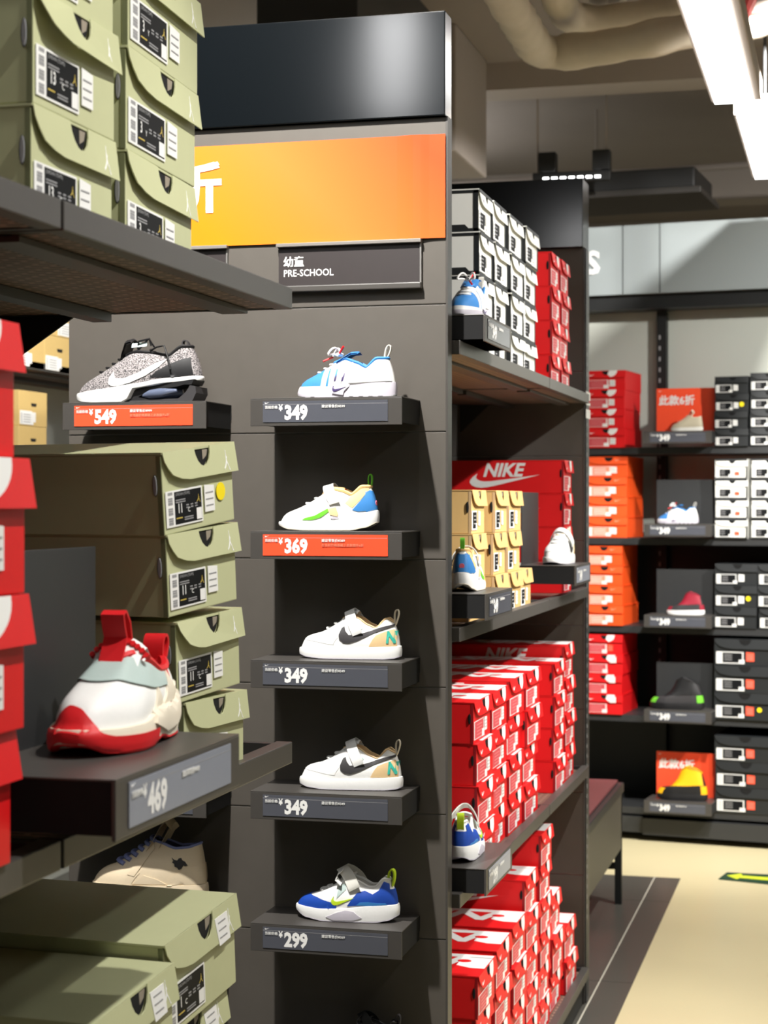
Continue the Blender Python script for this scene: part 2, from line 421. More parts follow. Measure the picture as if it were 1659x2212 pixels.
# ================================================================ shoe boxes
_box = {}
def flap_poly(w, h, d=.37, curve=.3, over=.003, holex=(.43, .65), hole=.24):
    z = h * (1 - d)
    pts = [(.0, h), (.012 * w, h * (1 - d * .3)), (.05 * w, h * (1 - d * .55)), (.10 * w, h * (1 - d * .78)), (curve * .65 * w, h * (1 - d * .93)), (curve * w, z), (w + over, z), (w + over, h)]
    x0, x1 = holex[0] * w, holex[1] * w; n = 8; cx = (x0 + x1) / 2; rx = (x1 - x0) / 2
    pts += [(cx + rx * math.cos(math.pi * k / n), h - hole * h * math.sin(math.pi * k / n)) for k in range(n + 1)]
    return pts
def tri(poly):
    vs, es, fs, *_ = delaunay_2d_cdt([Vector(p) for p in poly], [], [list(range(len(poly)))], 1, 1e-7)
    return [tuple(v) for v in vs], fs
def cprism(mb, poly, fn, t0, t1, m):
    """prism of a concave outline"""
    vs, fs = tri(poly); n = len(vs); N = len(poly)
    mb.add([fn(a, b, t0) for a, b in vs] + [fn(a, b, t1) for a, b in vs], [list(f)[::-1] for f in fs] + [[n + i for i in f] for f in fs], m)
    mb.add([fn(a, b, t0) for a, b in poly] + [fn(a, b, t1) for a, b in poly], [[i, (i + 1) % N, N + (i + 1) % N, N + i] for i in range(N)], m)
    return mb
KIND = {  # body, label style, text
    'green': dict(c='green_card', edge='green_dark', label='jordan', tab='label_grey'),
    'red': dict(c='red_card', edge='red_deep', label='pink', patch=1, side=1, top=1, tab='void'),
    'redbig': dict(c='red_card', edge='card_edge', label='pink', bigpatch=1, tab='void'),
    'redplain': dict(c='red_card', edge='red_deep', label='pink', patch=1, tab='void'),
    'white': dict(c='white_card', edge='black_card', label='dark', border=1, logo='s_purple'),
    'tan': dict(c='tan_card', edge='card_edge', label='darkframe', tab='void'),
    'kraft': dict(c='kraft_card', edge='card_edge', label='plain', noflap=1),
    'orange': dict(c='orange_card', edge='card_edge', label='salmon', minilogo=1),
    'black': dict(c='black_card', edge='black_card', label='dark', tab='black_card'),
}
def box_parts(kind, w, h, d, size='', dot=0, red=0, flaptilt=.12, sticker=1, lblz=0, lift=0):
    key = (kind, round(w, 3), round(h, 3), round(d, 3), size, dot, red, flaptilt, sticker, lblz, lift)
    if key in _box: return _box[key]
    K = KIND[kind]; c = K['c']; parts = []
    E = lambda a, b, t: (a, -t, b)
    S = lambda a, b, t: (-t, d - a, b)                   # long side seen from the near end, a from back to front
    if K.get('noflap'):
        mb = MB().box(0, w, 0, d, 0, h, c, .0015)
        parts.append(('body', mb.mesh('body')))
        parts.append(('thumb_hole', MB().prism([(.42 * w, .66 * h), (.62 * w, .66 * h), (.60 * w, .57 * h), (.44 * w, .57 * h)], E, -.003, .0006, 'void').mesh('thumb_hole')))
        mb = MB().prism([(.03 * w, .04 * h), (.5 * w, .04 * h), (.5 * w, .12 * h), (.58 * w, .12 * h), (.58 * w, .40 * h), (.45 * w, .40 * h), (.45 * w, .43 * h), (.03 * w, .43 * h)], E, .0002, .001, 'label_white')
        for k in range(6): mb.prism([(.06 * w, (.08 + k * .05) * h), (.10 * w, (.08 + k * .05) * h), (.10 * w, (.105 + k * .05) * h), (.06 * w, (.105 + k * .05) * h)], E, .001, .0014, 'label_grey')
        for k in range(4): mb.prism([(.15 * w, (.10 + k * .07) * h), (.4 * w, (.10 + k * .07) * h), (.4 * w, (.12 + k * .07) * h), (.15 * w, (.12 + k * .07) * h)], E, .001, .0014, 'label_grey')
        parts.append(('label_sticker', mb.mesh('label')))
        _box[key] = parts
        return parts
    # body
    mb = MB()
    mb.box(0, w, .0008, d, 0, h - .0025, c, .0012)
    hx0, hx1 = .43, .65
    mb.disc(((hx0 + hx1) / 2 * w, h - .003), (hx1 - hx0) / 2 * w * .98, E, -.0005, .0002, 'void', sy=.0001)
    if K.get('border'):                                  # black rims round a white panel on the long side
        g = .007
        for (a0, a1, b0, b1) in ((0, d, 0, g), (0, d, h - g - .002, h - .002), (d - g - .004, d, 0, h)):
            mb.prism([(a0, b0), (a1, b0), (a1, b1), (a0, b1)], S, .0001, .0009, 'black_card')
        mb.prism([(d - .07, g), (d - .062, g * 2.2), (d - .03, g * 2.2), (d - .022, g)], S, .0001, .0009, 'black_card')
        mb.prism([(w - .006, 0), (w + .0006, 0), (w + .0006, h - .003), (w - .006, h - .003)], E, .0001, .0009, 'black_card')
        mb.prism([(0, 0), (w, 0), (w, g * .8), (0, g * .8)], E, .0001, .0009, 'black_card')
    mb.box(-.0006, .0012, .0002, .006, .0, h - .004, K['edge'])      # raw card edge at the corner
    parts.append(('body', mb.mesh('body')))
    # lid: top sheet with end flap
    ft = flaptilt
    LF = lambda a, b, t: (a, -t - .001 - (h - b) * ft - (lift * max(0, 1 - a / w * 1.3) * (h - b) / h if lift else 0), b)
    mb = MB().box(-.001, w + .0025, -.0015, d, h - .0025, h, c)
    fp = flap_poly(w, h, curve=.32 if kind != 'red' else .26)
    cprism(mb, fp, LF, 0, .0014, c)
    if kind in ('white',):
        mb.prism([(0, h - .008), (w, h - .008), (w, h + .0004), (0, h + .0004)], LF, .0014, .0018, 'black_card')
    parts.append(('lid', mb.mesh('lid')))
    # thumb hole: dark half disc with folded paper behind it
    n = 8; cx = (hx0 + hx1) / 2 * w; rx = (hx1 - hx0) / 2 * w * .97
    hp = [(cx + rx * math.cos(math.pi * k / n), h - .003 - .23 * h * math.sin(math.pi * k / n)) for k in range(n + 1)]
    mb = MB().prism(hp, E, -.0004, .0003, 'void')
    if kind in ('green', 'tan'):
        mb.prism([(cx + rx * .2, h - .004), (cx + rx * .9, h - .004), (cx + rx * .75, h - .12 * h), (cx + rx * .25, h - .165 * h)], E, .0003, .0006, 'tissue')
    parts.append(('thumb_hole', mb.mesh('thumb_hole')))
    # marks printed on flap
    lg = None
    if kind == 'green':
        lg = MB(); ph = .26 * h; cprism(lg, [(.82 * w + a * ph * .55, h * .66 + b * ph) for a, b in JUMP], LF, .0014, .0017, 'label_white')
        parts.append(('logo', lg.mesh('logo')))
    if kind == 'tan': parts.append(('logo', MB().prism([(.82 * w + a * .07 * w, h * .74 + b * .03 * w) for a, b in ((0, 0), (1, .5), (.3, 1))], LF, .0014, .0016, 'card_edge').mesh('logo')))
    if K.get('patch'):
        lg = MB(); x0 = (hx1 - .01) * w; n = 8
        lg.prism([(x0 - .03 * w, h - .0005)] + [(x0 - .03 * w + .21 * w * (1 - (k / n)) ** .8 * math.cos(0) if 0 else x0 + .17 * w * math.cos(math.pi / 2 * k / n), h - .34 * h * math.sin(math.pi / 2 * k / n)) for k in range(n + 1)] + [(x0 - .07 * w, h * .80)], LF, .0014, .0018, 'label_white')
        parts.append(('logo', lg.mesh('logo')))
        parts.append(('swoosh_mark', cprism(MB(), swoosh(.13 * w, h * .70, .13 * w), LF, .0014, .0018, 'label_white').mesh('swoosh_mark')))
    if K.get('bigpatch'):
        n = 10
        lg = MB().prism([(.40 * w, h)] + [(.40 * w + .42 * w * math.cos(math.pi / 2 * k / n), h - .35 * h * math.sin(math.pi / 2 * k / n)) for k in range(n + 1)], LF, .0014, .0018, 'label_white')
        parts.append(('logo', lg.mesh('logo')))
    if kind == 'white': parts.append(('logo', MB().prism([(.20 * w, h * .84), (.28 * w, h * .80), (.24 * w, h * .70), (.18 * w, h * .76)], LF, .0014, .0018, 's_lilac').prism([(.21 * w, h * .80), (.26 * w, h * .78), (.23 * w, h * .72)], LF, .0018, .002, 's_purple').mesh('logo')))
    if K.get('minilogo'):
        lg = MB(); cprism(lg, swoosh(.70 * w, h * .76, .16 * w), LF, .0014, .0018, 'label_salmon'); parts.append(('logo', lg.mesh('logo')))
    if K.get('side'):
        lg = MB(); lg.text('NIKE', lambda a, b, t=.0009: S(a, b, t), .40 * h / .72, .30 * d, .52 * h, 'label_white', .035, .28)
        cprism(lg, swoosh(.18 * d, .08 * h, .62 * d, hs=.75 * h / (.62 * d) * 1.6), S, .0006, .0010, 'label_white')
        parts.append(('side_logo', lg.mesh('side_logo')))
    if K.get('top'):
        T = lambda a, b, t: (b, d - a, h + t)             # a back->front, b near->far
        lg = MB()
        lg.prism([(.15 * d, .84 * w), (d, .84 * w), (d, .97 * w), (.15 * d, .97 * w)], T, .0001, .0005, 'label_white')
        lg.prism([(.80 * d, .45 * w), (.90 * d, .36 * w), (d, .36 * w), (d, .86 * w), (.80 * d, .86 * w)], T, .0001, .0005, 'label_white')
        tw = twidth('NIKE', .035, .28); sz = .66 * w
        vs, fs = glyphs('NIKE', .035, .28)
        lg.add([T(.86 * d - a * sz * 1.25, .84 * w - b * sz, .0006) for a, b in vs], fs, 'label_white')
        lg.disc((.83 * d, .66 * w), .085 * w, T, .0005, .0008, c, sy=.8)
        parts.append(('top_logo', lg.mesh('top_logo', merge=False)))
    # size label
    st = K['label']; z0 = lblz or .08 * h; lh = .44 * h; x0 = .03 * w
    r = lambda a0, a1, b0, b1: [(x0 + a0 * w, z0 + b0 * lh), (x0 + a1 * w, z0 + b0 * lh), (x0 + a1 * w, z0 + b1 * lh), (x0 + a0 * w, z0 + b1 * lh)]
    mb = MB(); t1 = .0007; t2 = .0009; t3 = .0011
    if st == 'jordan':
        mb.prism(r(0, .50, 0, 1), E, .0002, t1, 'label_white')
        mb.prism(r(.115, .485, .05, .95), E, t1, t2, 'label_black')
        for k, q in enumerate((0, .09, .15, .27, .36, .42, .55, .64, .70, .82)): mb.prism(r(.03, .09, .06 + q, .06 + q + (.05 if k % 3 else .08)), E, t1, t2, 'label_grey')
        mb.text('JORDAN (TD/PS)', lambda a, b: E(a, b, t3), .105 * lh, x0 + .13 * w, z0 + .84 * lh, 'label_grey', .01)
        for b in (.70, .64): mb.prism(r(.13, .26, b, b + .03), E, t2, t3, 'label_grey')
        mb.text(size or '11', lambda a, b: E(a, b, t3), .36 * lh, x0 + .15 * w, z0 + .36 * lh, 'label_white', .02, sx=.8)
        mb.text('Y' if size == '3' else 'C', lambda a, b: E(a, b, t3), .18 * lh, x0 + (.15 + .07 * max(1, len(size or '11'))) * w, z0 + .34 * lh, 'label_white', .01)
        for a in (.27, .33, .39):
            for b in (.52, .45): mb.prism(r(a, a + .035, b, b + .035), E, t2, t3, 'label_grey')
        cprism(mb, [(x0 + (.42 + a * .05) * w, z0 + (.56 + b * .22) * lh) for a, b in JUMP], E, t2, t3, 'gold')
        mb.prism(r(.13, .21, .20, .23), E, t2, t3, 'gold')
        for b in (.13, .19): mb.prism(r(.24, .36, b, b + .03), E, t2, t3, 'label_grey')
        mb.prism(r(.41, .48, .08, .40), E, t2, t3, 'label_white')
    elif st in ('pink', 'salmon'):
        inner = 'label_pink' if st == 'pink' else 'label_salmon'
        mb.prism(r(0, .56, 0, 1), E, .0002, t1, 'label_white')
        mb.prism(r(.10 if st == 'salmon' else .03, .53, .04, .96), E, t1, t2, inner)
        for b in (.2, .38, .56, .74): mb.prism(r(.14, .44, b, b + .05), E, t2, t3, 'label_white' if st == 'salmon' else 'label_rose')
        mb.prism(r(.44, .57, -.02, .4), E, t2, t3, 'label_white')
    elif st in ('dark', 'darkframe'):
        mb.prism(r(0, .48 if st == 'dark' else .36, 0, 1), E, .0002, t1, 'label_white')
        mb.prism(r(.11 if st == 'dark' else .05, .46 if st == 'dark' else .34, .08, .93), E, t1, t2, 'label_black')
        for b in (.7, .5, .3): mb.prism(r(.14, .28, b, b + .06), E, t2, t3, 'label_grey')
        mb.prism(r(.28 if st != 'dark' else .40, .35 if st != 'dark' else .5, .0, .34), E, t2, t3, 'label_white')
        if st == 'dark':
            for b in (.15, .35, .55, .75): mb.prism(r(.02, .09, b, b + .08), E, t1, t2, 'label_grey')
    parts.append(('label_sticker', mb.mesh('label_sticker')))
    if sticker:
        sx = {'jordan': .56, 'pink': .62, 'salmon': .60, 'dark': .56, 'darkframe': .5}[st]
        pz = .18 * h if sticker == 1 else .60 * h
        mb = MB().prism([(sx * w, pz), ((sx + .14) * w, pz), ((sx + .14) * w, pz + .32 * h), (sx * w, pz + .34 * h)] if sticker == 1 else [(.68 * w, pz), (.84 * w, pz + .01 * h), (.84 * w, pz + .3 * h), (.66 * w, pz + .3 * h)], E if sticker == 1 else LF, .0005 if sticker == 1 else .0014, .0012 if sticker == 1 else .0020, 'label_orange' if red == 2 else 'label_white')
        fn = E if sticker == 1 else LF; xx = sx * w if sticker == 1 else .68 * w
        for k in range(3): mb.prism([(xx + .015 * w, pz + (.07 + k * .08) * h), (xx + .12 * w, pz + (.07 + k * .08) * h), (xx + .12 * w, pz + (.085 + k * .08) * h), (xx + .015 * w, pz + (.085 + k * .08) * h)], fn, .0012 if sticker == 1 else .002, .0016 if sticker == 1 else .0024, 'label_grey')
        if red == 1: mb.prism([((sx + .05) * w, pz), ((sx + .2) * w, pz), ((sx + .2) * w, pz + .18 * h), ((sx + .05) * w, pz + .18 * h)], fn, .0016, .0022, 'label_orange')
        parts.append(('price_sticker', mb.mesh('price_sticker')))
    if dot: parts.append(('dot_sticker', MB().disc((.80 * w, .43 * h), .028, E, .0004, .001, 'yellow_dot', sy=1).mesh('dot_sticker') if dot == 2 else MB().disc((.80 * w, .40 * h), .0105, E, .0004, .001, 'yellow_dot').mesh('dot_sticker')))
    if K.get('tab'):
        SL = lambda a, b, t: (-t, a, b)
        parts.append(('side_tab', MB().prism([(.0085 + .0032 * math.cos(q * math.pi / 6), .60 * h + .13 * h * math.sin(q * math.pi / 6)) for q in range(12)], SL, 0, .0012, 'void').prism([(.0078 + .0022 * math.cos(q * math.pi / 6), .60 * h + .12 * h * math.sin(q * math.pi / 6)) for q in range(12)], SL, .0012, .003, K['tab']).mesh('side_tab')))
    _box[key] = parts
    return parts
KNAME = {'green': 'olive green', 'red': 'red', 'redbig': 'red', 'redplain': 'red', 'white': 'white black-edged', 'tan': 'tan', 'kraft': 'plain kraft', 'orange': 'orange', 'black': 'black'}
def shoe_box(kind, loc, w, h, d=.30, rz=R(90), tilt=0, label='', group=None, **k):
    root = empty('shoe_box', loc, 0, label, 'shoe box', group)
    root.rotation_mode = 'XYZ'
    root.rotation_euler = (Matrix.Rotation(rz, 3, 'Z') @ Matrix.Rotation(-tilt, 3, 'Y')).to_euler()
    un = dict(thumb_hole='lid', logo='lid', swoosh_mark='lid', top_logo='lid', side_logo='body', label_sticker='body', side_tab='body', dot_sticker='body', price_sticker='lid' if k.get('sticker') == 2 else 'body')
    if kind == 'kraft': un['thumb_hole'] = 'body'
    assemble(root, [(nm, me, None) for nm, me in box_parts(kind, w, h, d, **k)], un)
    return root
ORD = ['bottom', 'second', 'third', 'fourth', 'fifth', 'sixth']
def stack(kind, x, y, z, w, h, n, where, d=.30, rz=R(90), jitter=.004, var=None, group=None, yaw=0):
    for k in range(n):
        o = var(k) if var else {}
        jx = random.uniform(-jitter, jitter); jr = random.uniform(-.012, .012)
        if rz == R(90): loc = (x + jx, y + random.uniform(-jitter, jitter) * .4, z + k * h)
        else: q = wpos(x + random.uniform(-jitter, jitter) * .5, y + jx, z + k * h); loc = tuple(q)
        pos = 'top' if k == n - 1 else ORD[k]
        shoe_box(kind, loc, w, h - .0006, d, rz + jr + yaw, label='%s shoe box, %s, %s' % (KNAME[kind], pos if pos in ('top', 'bottom') else pos + ' from bottom', where), group=group or where, **o)

# ================================================================ shelving
def bracket(mb, y, x0, x1, z):
    mb.prism([(x1, z), (x0, z), (x0, z - .115)], lambda a, b, t: (a, y + t, b), 0, .003, 'metal_black')
def shelf(y0, y1, xf, depth, z, label, cat='shelf', group=None, lip=.026, tz=.0255):
    """metal tray: fascia along the front edge xf, its top at z"""
    root = empty('metal_shelf', (xf, y0, z), 0, label, cat, group)
    L = y1 - y0
    MB().box(-.022, 0, 0, L, -lip - .002, 0, 'metal_lip', .0015).build('front_lip', root)
    MB().box(-depth, -.022, .002, L - .002, -lip - .001, -tz, 'perforated').build('perforated_tray', root)
    mb = MB().box(-depth, -.022, 0, .012, -lip - .002, -.002, 'metal_dark').box(-depth, -.022, L - .012, L, -lip - .002, -.002, 'metal_dark').box(-depth, -depth + .012, 0, L, -lip, .01, 'metal_dark')
    mb.build('side_rail', root)
    mb = MB().box(-.09, -.055, .02, L - .02, -lip - .008, -lip - .002, 'metal_lip')
    mb.build('under_rail', root)
    MB().box(-depth * .62, -depth * .56, .02, L - .02, -lip - .014, -lip - .002, 'metal_dark').build('under_rail', root)
    for y in ((.006, L - .009) if z > .3 else ()):
        mb = MB().prism([(-depth + .01, -lip - .001), (-.30, -lip - .001), (-depth + .01, -lip - .085)], lambda a, b, t, y=y: (a, y + t, b), 0, .003, 'metal_black')
        mb.build('bracket', root)
    return root
XL, XR, XB = -.709, -.752, -1.17
ZL = [2.4e0 * 0 + 1.7725, 1.178, .62]                      # left run: shelf tops
ZR = [1.815, 1.243, .713, .114]
# left run: two bays meeting at Y 1.549
for i, z in enumerate(ZL):
    nm = ('upper', 'middle', 'lower')[i]
    shelf(.35, 1.546, XL, .44, z, 'nearest bay\'s %s dark metal shelf in the left run' % nm, group='metal shelves of the left run')
    shelf(1.552, 2.262, XL, .44, z, 'dark metal %s shelf at the far end of the left run' % nm, group='metal shelves of the left run')
root = empty('gondola_frame', (XB, .35, 0), 0, 'black metal back frame and posts of the left shelving run', 'shelving frame')
MB().box(-.02, .0, 0, 1.912, .1, 2.3, 'metal_black').build('back_panel', root)
for y in (0, 1.19, 1.885): MB().box(-.03, .02, y, y + .027, 0, 2.32, 'metal_dark', .002).build('post', root)
thing_mb('base_plinth', MB().box(XB + .03, XL - .02, .35, 2.262, 0, .12, 'metal_black'), 'black plinth under the left run', 'plinth')
# right run between the two tall end panels
YP, YF = 3.468, 5.345
def upanel(y, th, name, label, xl=-1.573, xr=-.767):
    root = empty(name, (xl, y, 0), 0, label, 'end panel')
    zs = [.02, .385, .632, .878, 1.128, 1.380, 1.632, 1.883, 2.252]
    w_ = xr - xl
    for i in range(len(zs) - 1):
        MB().box(0, w_ - .004, 0, th, zs[i] + .0012, zs[i + 1] - .0012, 'panel_grey', .001).build('panel_board', root)
    MB().box(.002, w_ - .006, .003, th - .003, .02, 2.25, 'panel_edge').build('panel_core', root)
    MB().box(w_ - .004, w_, -.001, th + .001, 0, 2.252, 'metal_lip').build('edge_trim', root)
    MB().box(-.02, w_ - .003, -.012, th + .012, 2.252, 2.457, 'header_black', .002).build('header', root)
    return root
upanel(YP, .035, 'end_panel', 'tall grey panelled end of the right run with black header')
upanel(YF, .10, 'end_panel', 'tall dark panel closing the far end of the right run')
for i, z in enumerate(ZR):
    nm = ('top', 'second', 'third', 'lowest')[i]
    shelf(YP + .045, 4.612, XR, .40, z, '%s dark metal shelf behind the grey end panel, nearer bay' % nm, tz=.012, group='metal shelves of the right run')
    shelf(4.618, YF - .004, XR, .40, z, '%s dark metal shelf next to the far end panel' % nm, tz=.012, group='metal shelves of the right run')
root = empty('gondola_frame', (XB, YP + .04, 0), 0, 'black back panel and slotted posts between the right run shelves', 'shelving frame')
MB().box(-.02, 0, 0, YF - YP - .045, .05, 2.30, 'metal_black').build('back_panel', root)
thing_mb('base_plinth', MB().box(XB + .005, XR - .02, YP + .045, YF - .005, 0, .07, 'metal_black'), 'black plinth under the right run', 'plinth')
# slotted post on the far end panel's edge
p = MB().box(-.7662, -.7632, YF + .012, YF + .052, 0, 2.25, 'metal_dark')
for k in range(58): p.box(-.7633, -.7628, YF + .026, YF + .034, .25 + k * .03, .262 + k * .03, 'label_grey')
thing_mb('slotted_post', p, 'slotted upright strip on the edge of the far end panel', 'shelf upright')
p = MB()
for (z0, z1, mm) in ((1.80, 1.825, 'label_white'), (1.785, 1.793, 'label_white'), (1.745, 1.772, 'label_white')): p.box(-.7633, -.7622, YF + .006, YF + .092, z0, z1, mm)
thing_mb('notice_sticker', p, 'small white stickers on the edge of the far end panel', 'sticker')

# ---------------------------------------------------------------- price display ledges
_led = {}
def ledge_parts(w, d, price, old, style, board, hh=.054, small=0):
    key = (round(w, 3), d, price, old, style, board, hh)
    if key in _led: return _led[key]
    E = lambda a, b, t: (a, -t, b)
    out = []
    tm = {'g': 'tag_grey', 'o': 'tag_orange', 'l': 'tag_light'}[style]
    out.append(('top_plate', MB().box(0, w, 0, d, -.0022, 0, 'metal_lip', .0008).mesh('top_plate')))
    mb = MB().box(0, w, 0, .004, -hh, -.0022, 'metal_lip', .0008)
    out.append(('front_panel', mb.mesh('front_panel')))
    for xx in (.001, w - .003): out.append(('side_plate', MB().box(xx, xx + .002, .004, d - .003, -hh * .92, -.0022, 'void').mesh('side_plate')))
    out.append(('back_plate', MB().box(0, w, d - .003, d, -hh * .6, -.002, 'metal_black').mesh('back_plate')))
    x0, x1, z0, z1 = .085 * w, .91 * w, -.047, -.0065
    mb = MB().prism([(x0, z0), (x1, z0), (x1, z1), (x0, z1)], E, 0, .0012, tm)
    mb.prism([(x0, z1 - .006), (x1, z1 - .006), (x1, z1 - .0066), (x0, z1 - .0066)], E, .0012, .0014, 'label_grey')
    e2 = lambda a, b: E(a, b, .0016)
    cprism(mb, swoosh(x0 + .004, z1 - .0055, .009), E, .0012, .0016, 'label_white')
    mb.text('当前价格', e2, .0066, x0 + .004, z1 - .0140, 'label_white', 0, heavy=.02)
    mb.text('¥', e2, .0165, x0 + .0325, z1 - .0185, 'label_white', .03, sx=.8)
    mb.text(price, e2, .037, x0 + .0435, z1 - .0345, 'label_white', .045, sx=.84)
    mb.text('建议零售价¥' + old, e2, .0066, x0 + .475 * (x1 - x0), z1 - .0135, 'label_white', 0, heavy=.02)
    if style == 'o': mb.text('在当前价格基础上此款额外6折', e2, .0062, x0 + .475 * (x1 - x0), z1 - .0225, 'label_salmon', 0, heavy=.01)
    out.append(('price_tag', mb.mesh('price_tag', merge=False)))
    if board:
        bm_ = {'k': 'metal_dark', 'o': 'tag_orange'}[board]
        mb = MB().box(.02, w, d - .003, d, -.002, .195, bm_, .0008)
        if board == 'o':
            yb = d - .0034
            mb.text('此款6折', lambda a, b: (a, yb, b), .046, .03, .125, 'label_white', 0, heavy=.03)
            mb.add([(a, yb, b) for a, b in swoosh(.03, .18, .016)], [tri(swoosh(.03, .18, .016))[1]][0], 'label_white')
        out.append(('backboard', mb.mesh('backboard', merge=False)))
    _led[key] = out
    return out
def ledge(loc, w, price, old, label, style='g', board=None, rz=0, d=.15, group=None):
    root = empty('price_ledge', loc, rz, label, 'display ledge', group)
    assemble(root, [(nm, me, None) for nm, me in ledge_parts(w, d, price, old, style, board)], dict(price_tag='front_panel'))
    return root
YU = YP - .15                                             # front of ledges on the panel
def uX(u, Y): return atY(u, 1000, Y).x
c2x, c2w = uX(541, YU), uX(868, YU) - uX(541, YU)
c1x, c1w = uX(135, YU), uX(445, YU) - uX(135, YU)
COL2 = [(857, '349', '599', 'g', 'dark ledge priced 349, topmost of the right column, under the pale blue sneaker'),
        (1148, '369', '369', 'o', 'ledge with the orange 369 price tag on the grey end panel'),
        (1430, '349', '349', 'g', 'dark ledge priced 349 under the upper white strap shoe'),
        (1717, '349', '349', 'g', 'dark ledge priced 349 under the lower white strap shoe'),
        (2006, '299', '369', 'g', 'dark ledge priced 299 under the blue and white shoe')]
ZU = []
for v, pr, old, st, lb in COL2:
    z = atY(760, v, YU).z; ZU.append(z)
    ledge((c2x, YU, z), c2w, pr, old, lb, st, group='ledges on the end panel')
ZU6 = ZU[-1] - .255
ledge((c2x, YU, ZU6), c2w, '299', '369', 'lowest dark ledge of the right column, holding the black sandal', 'g', group='ledges on the end panel')
ZC1 = atY(300, 868, YU).z
ledge((c1x, YU, ZC1), c1w, '549', '999', 'ledge with the orange 549 price tag under the black knit runner', 'o', group='ledges on the end panel')
ZC2 = atY(300, 1955, YU).z
ledge((c1x, YU, ZC2), c1w, '349', '349', 'left column ledge behind green boxes, under the cream high top', 'g', group='ledges on the end panel')
ledge((c1x, YU, atY(300, 1702, YU).z), c1w, '349', '349', 'left column ledge mostly hidden, its corner showing below the 469 display', 'g', group='ledges on the end panel')
# ledges on the runs (front faces +X)
UX = -.705
LR = [('349', '599', 1048, 1104, 678, 'g', None, 'dark ledge priced 349 on the top shelf of the right run'),
      ('349', '369', 1051, 1108, 1283, 'g', None, 'dark ledge priced 349 on the second shelf beside the tan boxes'),
      ('299', '369', 1050, 1108, 1878, 'l', None, 'ledge priced 299 on the third shelf in front of the red boxes'),
      ('349', '349', 1243, 1272, 1222, 'l', 'k', 'small far ledge with dark backboard holding the white strap shoe')]
RL = []
for pr, old, u0, u1, v, st, bd, lb in LR:
    a = atX(u0, v, UX); b = atX(u1, v, UX)
    wz = .285; z = a.z
    ledge((UX, a.y, z), wz, pr, old, lb, st, bd, R(90), group='ledges on the right run')
    RL.append((a.y, z))
a = atX(250, 1685, -.62); ZUL = a.z
YUL = a.y; WUL = atX(517, 1580, -.62).y - a.y
ledge((-.62, YUL, ZUL), WUL, '469', '469', 'large near ledge priced 469 with a dark backboard under the red and white shoe', 'l', 'k', R(90), d=.165)

# ---------------------------------------------------------------- signs on the panel
root = empty('wall_sign', (0, YP, 0), 0, 'orange banner sign with white characters across the grey end panel', 'sign')
xl, xr = uX(300, YP), atY(963, 300, YP).x; zt, zb = atY(963, 290, YP).z, atY(963, 514, YP).z
mb = MB(); n = 40; pr_ = []
for i in range(n + 1):
    x = xl + (xr - xl) * i / n; u = (xr - x)
    bulge = .004 + .005 * math.exp(-((u - .062) / .022) ** 2)
    pr_.append((x, -bulge))
vs = []
for x, y in pr_: vs += [(x, y, zb), (x, y, zt)]
mb.add(vs, [(2 * i, 2 * i + 2, 2 * i + 3, 2 * i + 1) for i in range(n)], 'banner_orange')
bn = mb.build('banner', root); sm = bn.modifiers.new('s', 'SOLIDIFY'); sm.thickness = .001; sm.offset = 1
gx1 = atY(483, 400, YP).x; gz0 = atY(460, 461, YP).z; gh = .108
mb = MB(); gw = twidth('折', 0)
mb.text('折', lambda a, b: (a, -.0062, b), gh, gx1 - gw * gh * 1.10, gz0 + .011, 'label_white', 0, heavy=.035)
mb.build('lettering', root, merge=False)
def label_sign(u0, u1, vt, vb, lines, label):
    a, b = atY(u0, vt, YP), atY(u1, vt, YP); zt = b.z; zb = atY(u1, vb, YP).z
    root = empty('category_sign', (a.x, YP, zb), 0, label, 'sign', 'category signs on the end panel')
    w_, h_ = b.x - a.x, zt - zb
    MB().box(.003, w_ - .003, -.006, -.001, .012, h_ - .004, 'sign_dark').build('plate', root)
    MB().box(0, w_, -.016, 0, h_ - .007, h_, 'sign_lip', .001).build('top_rail', root)
    MB().box(.002, w_, -.018, 0, 0, .012, 'metal_lip', .002).build('bottom_rail', root)
    MB().box(w_ - .004, w_ - .001, -.008, 0, .01, h_ - .006, 'panel_edge').build('side_rail', root)
    if lines:
        mb = MB(); f = lambda a_, b_: (a_, -.0066, b_)
        mb.text(lines[0], f, .022, .013, .053, 'label_white', 0, heavy=.025)
        mb.text(lines[1], f, .0195, .013, .032, 'label_white', .008, sx=.9)
        mb.build('lettering', root, merge=False)
label_sign(601, 913, 517, 624, ('幼童', 'PRE-SCHOOL'), 'dark category sign reading PRE-SCHOOL below the orange banner')
label_sign(200, 495, 531, 640, None, 'dark category sign half hidden behind the upper green boxes')

# ---------------------------------------------------------------- bench
root = empty('bench', (-1.25, 5.75, 0), 0, 'low bench with maroon seat and perforated metal skirt past the far end panel', 'bench')
MB().box(0, .43, 0, 1.0, .415, .45, 'metal_dark', .004).build('seat_frame', root)
mat('bench_top', (125, 70, 72), .5)
MB().box(.02, .41, .02, .98, .45, .462, 'bench_top', .004).build('seat', root)
MB().box(.415, .425, .02, .98, .21, .415, perf('perforated_skirt', (96, 92, 84), .012, .010)).build('skirt', root)
for x, y in ((.40, .96), (.40, .02), (.01, .96), (.01, .02)): MB().box(x, x + .025, y, y + .025, 0, .415, 'metal_black').build('leg', root)
MB().box(.02, .41, .965, .98, .13, .155, 'metal_black').box(.02, .41, .025, .04, .13, .155, 'metal_black').build('stretcher', root)

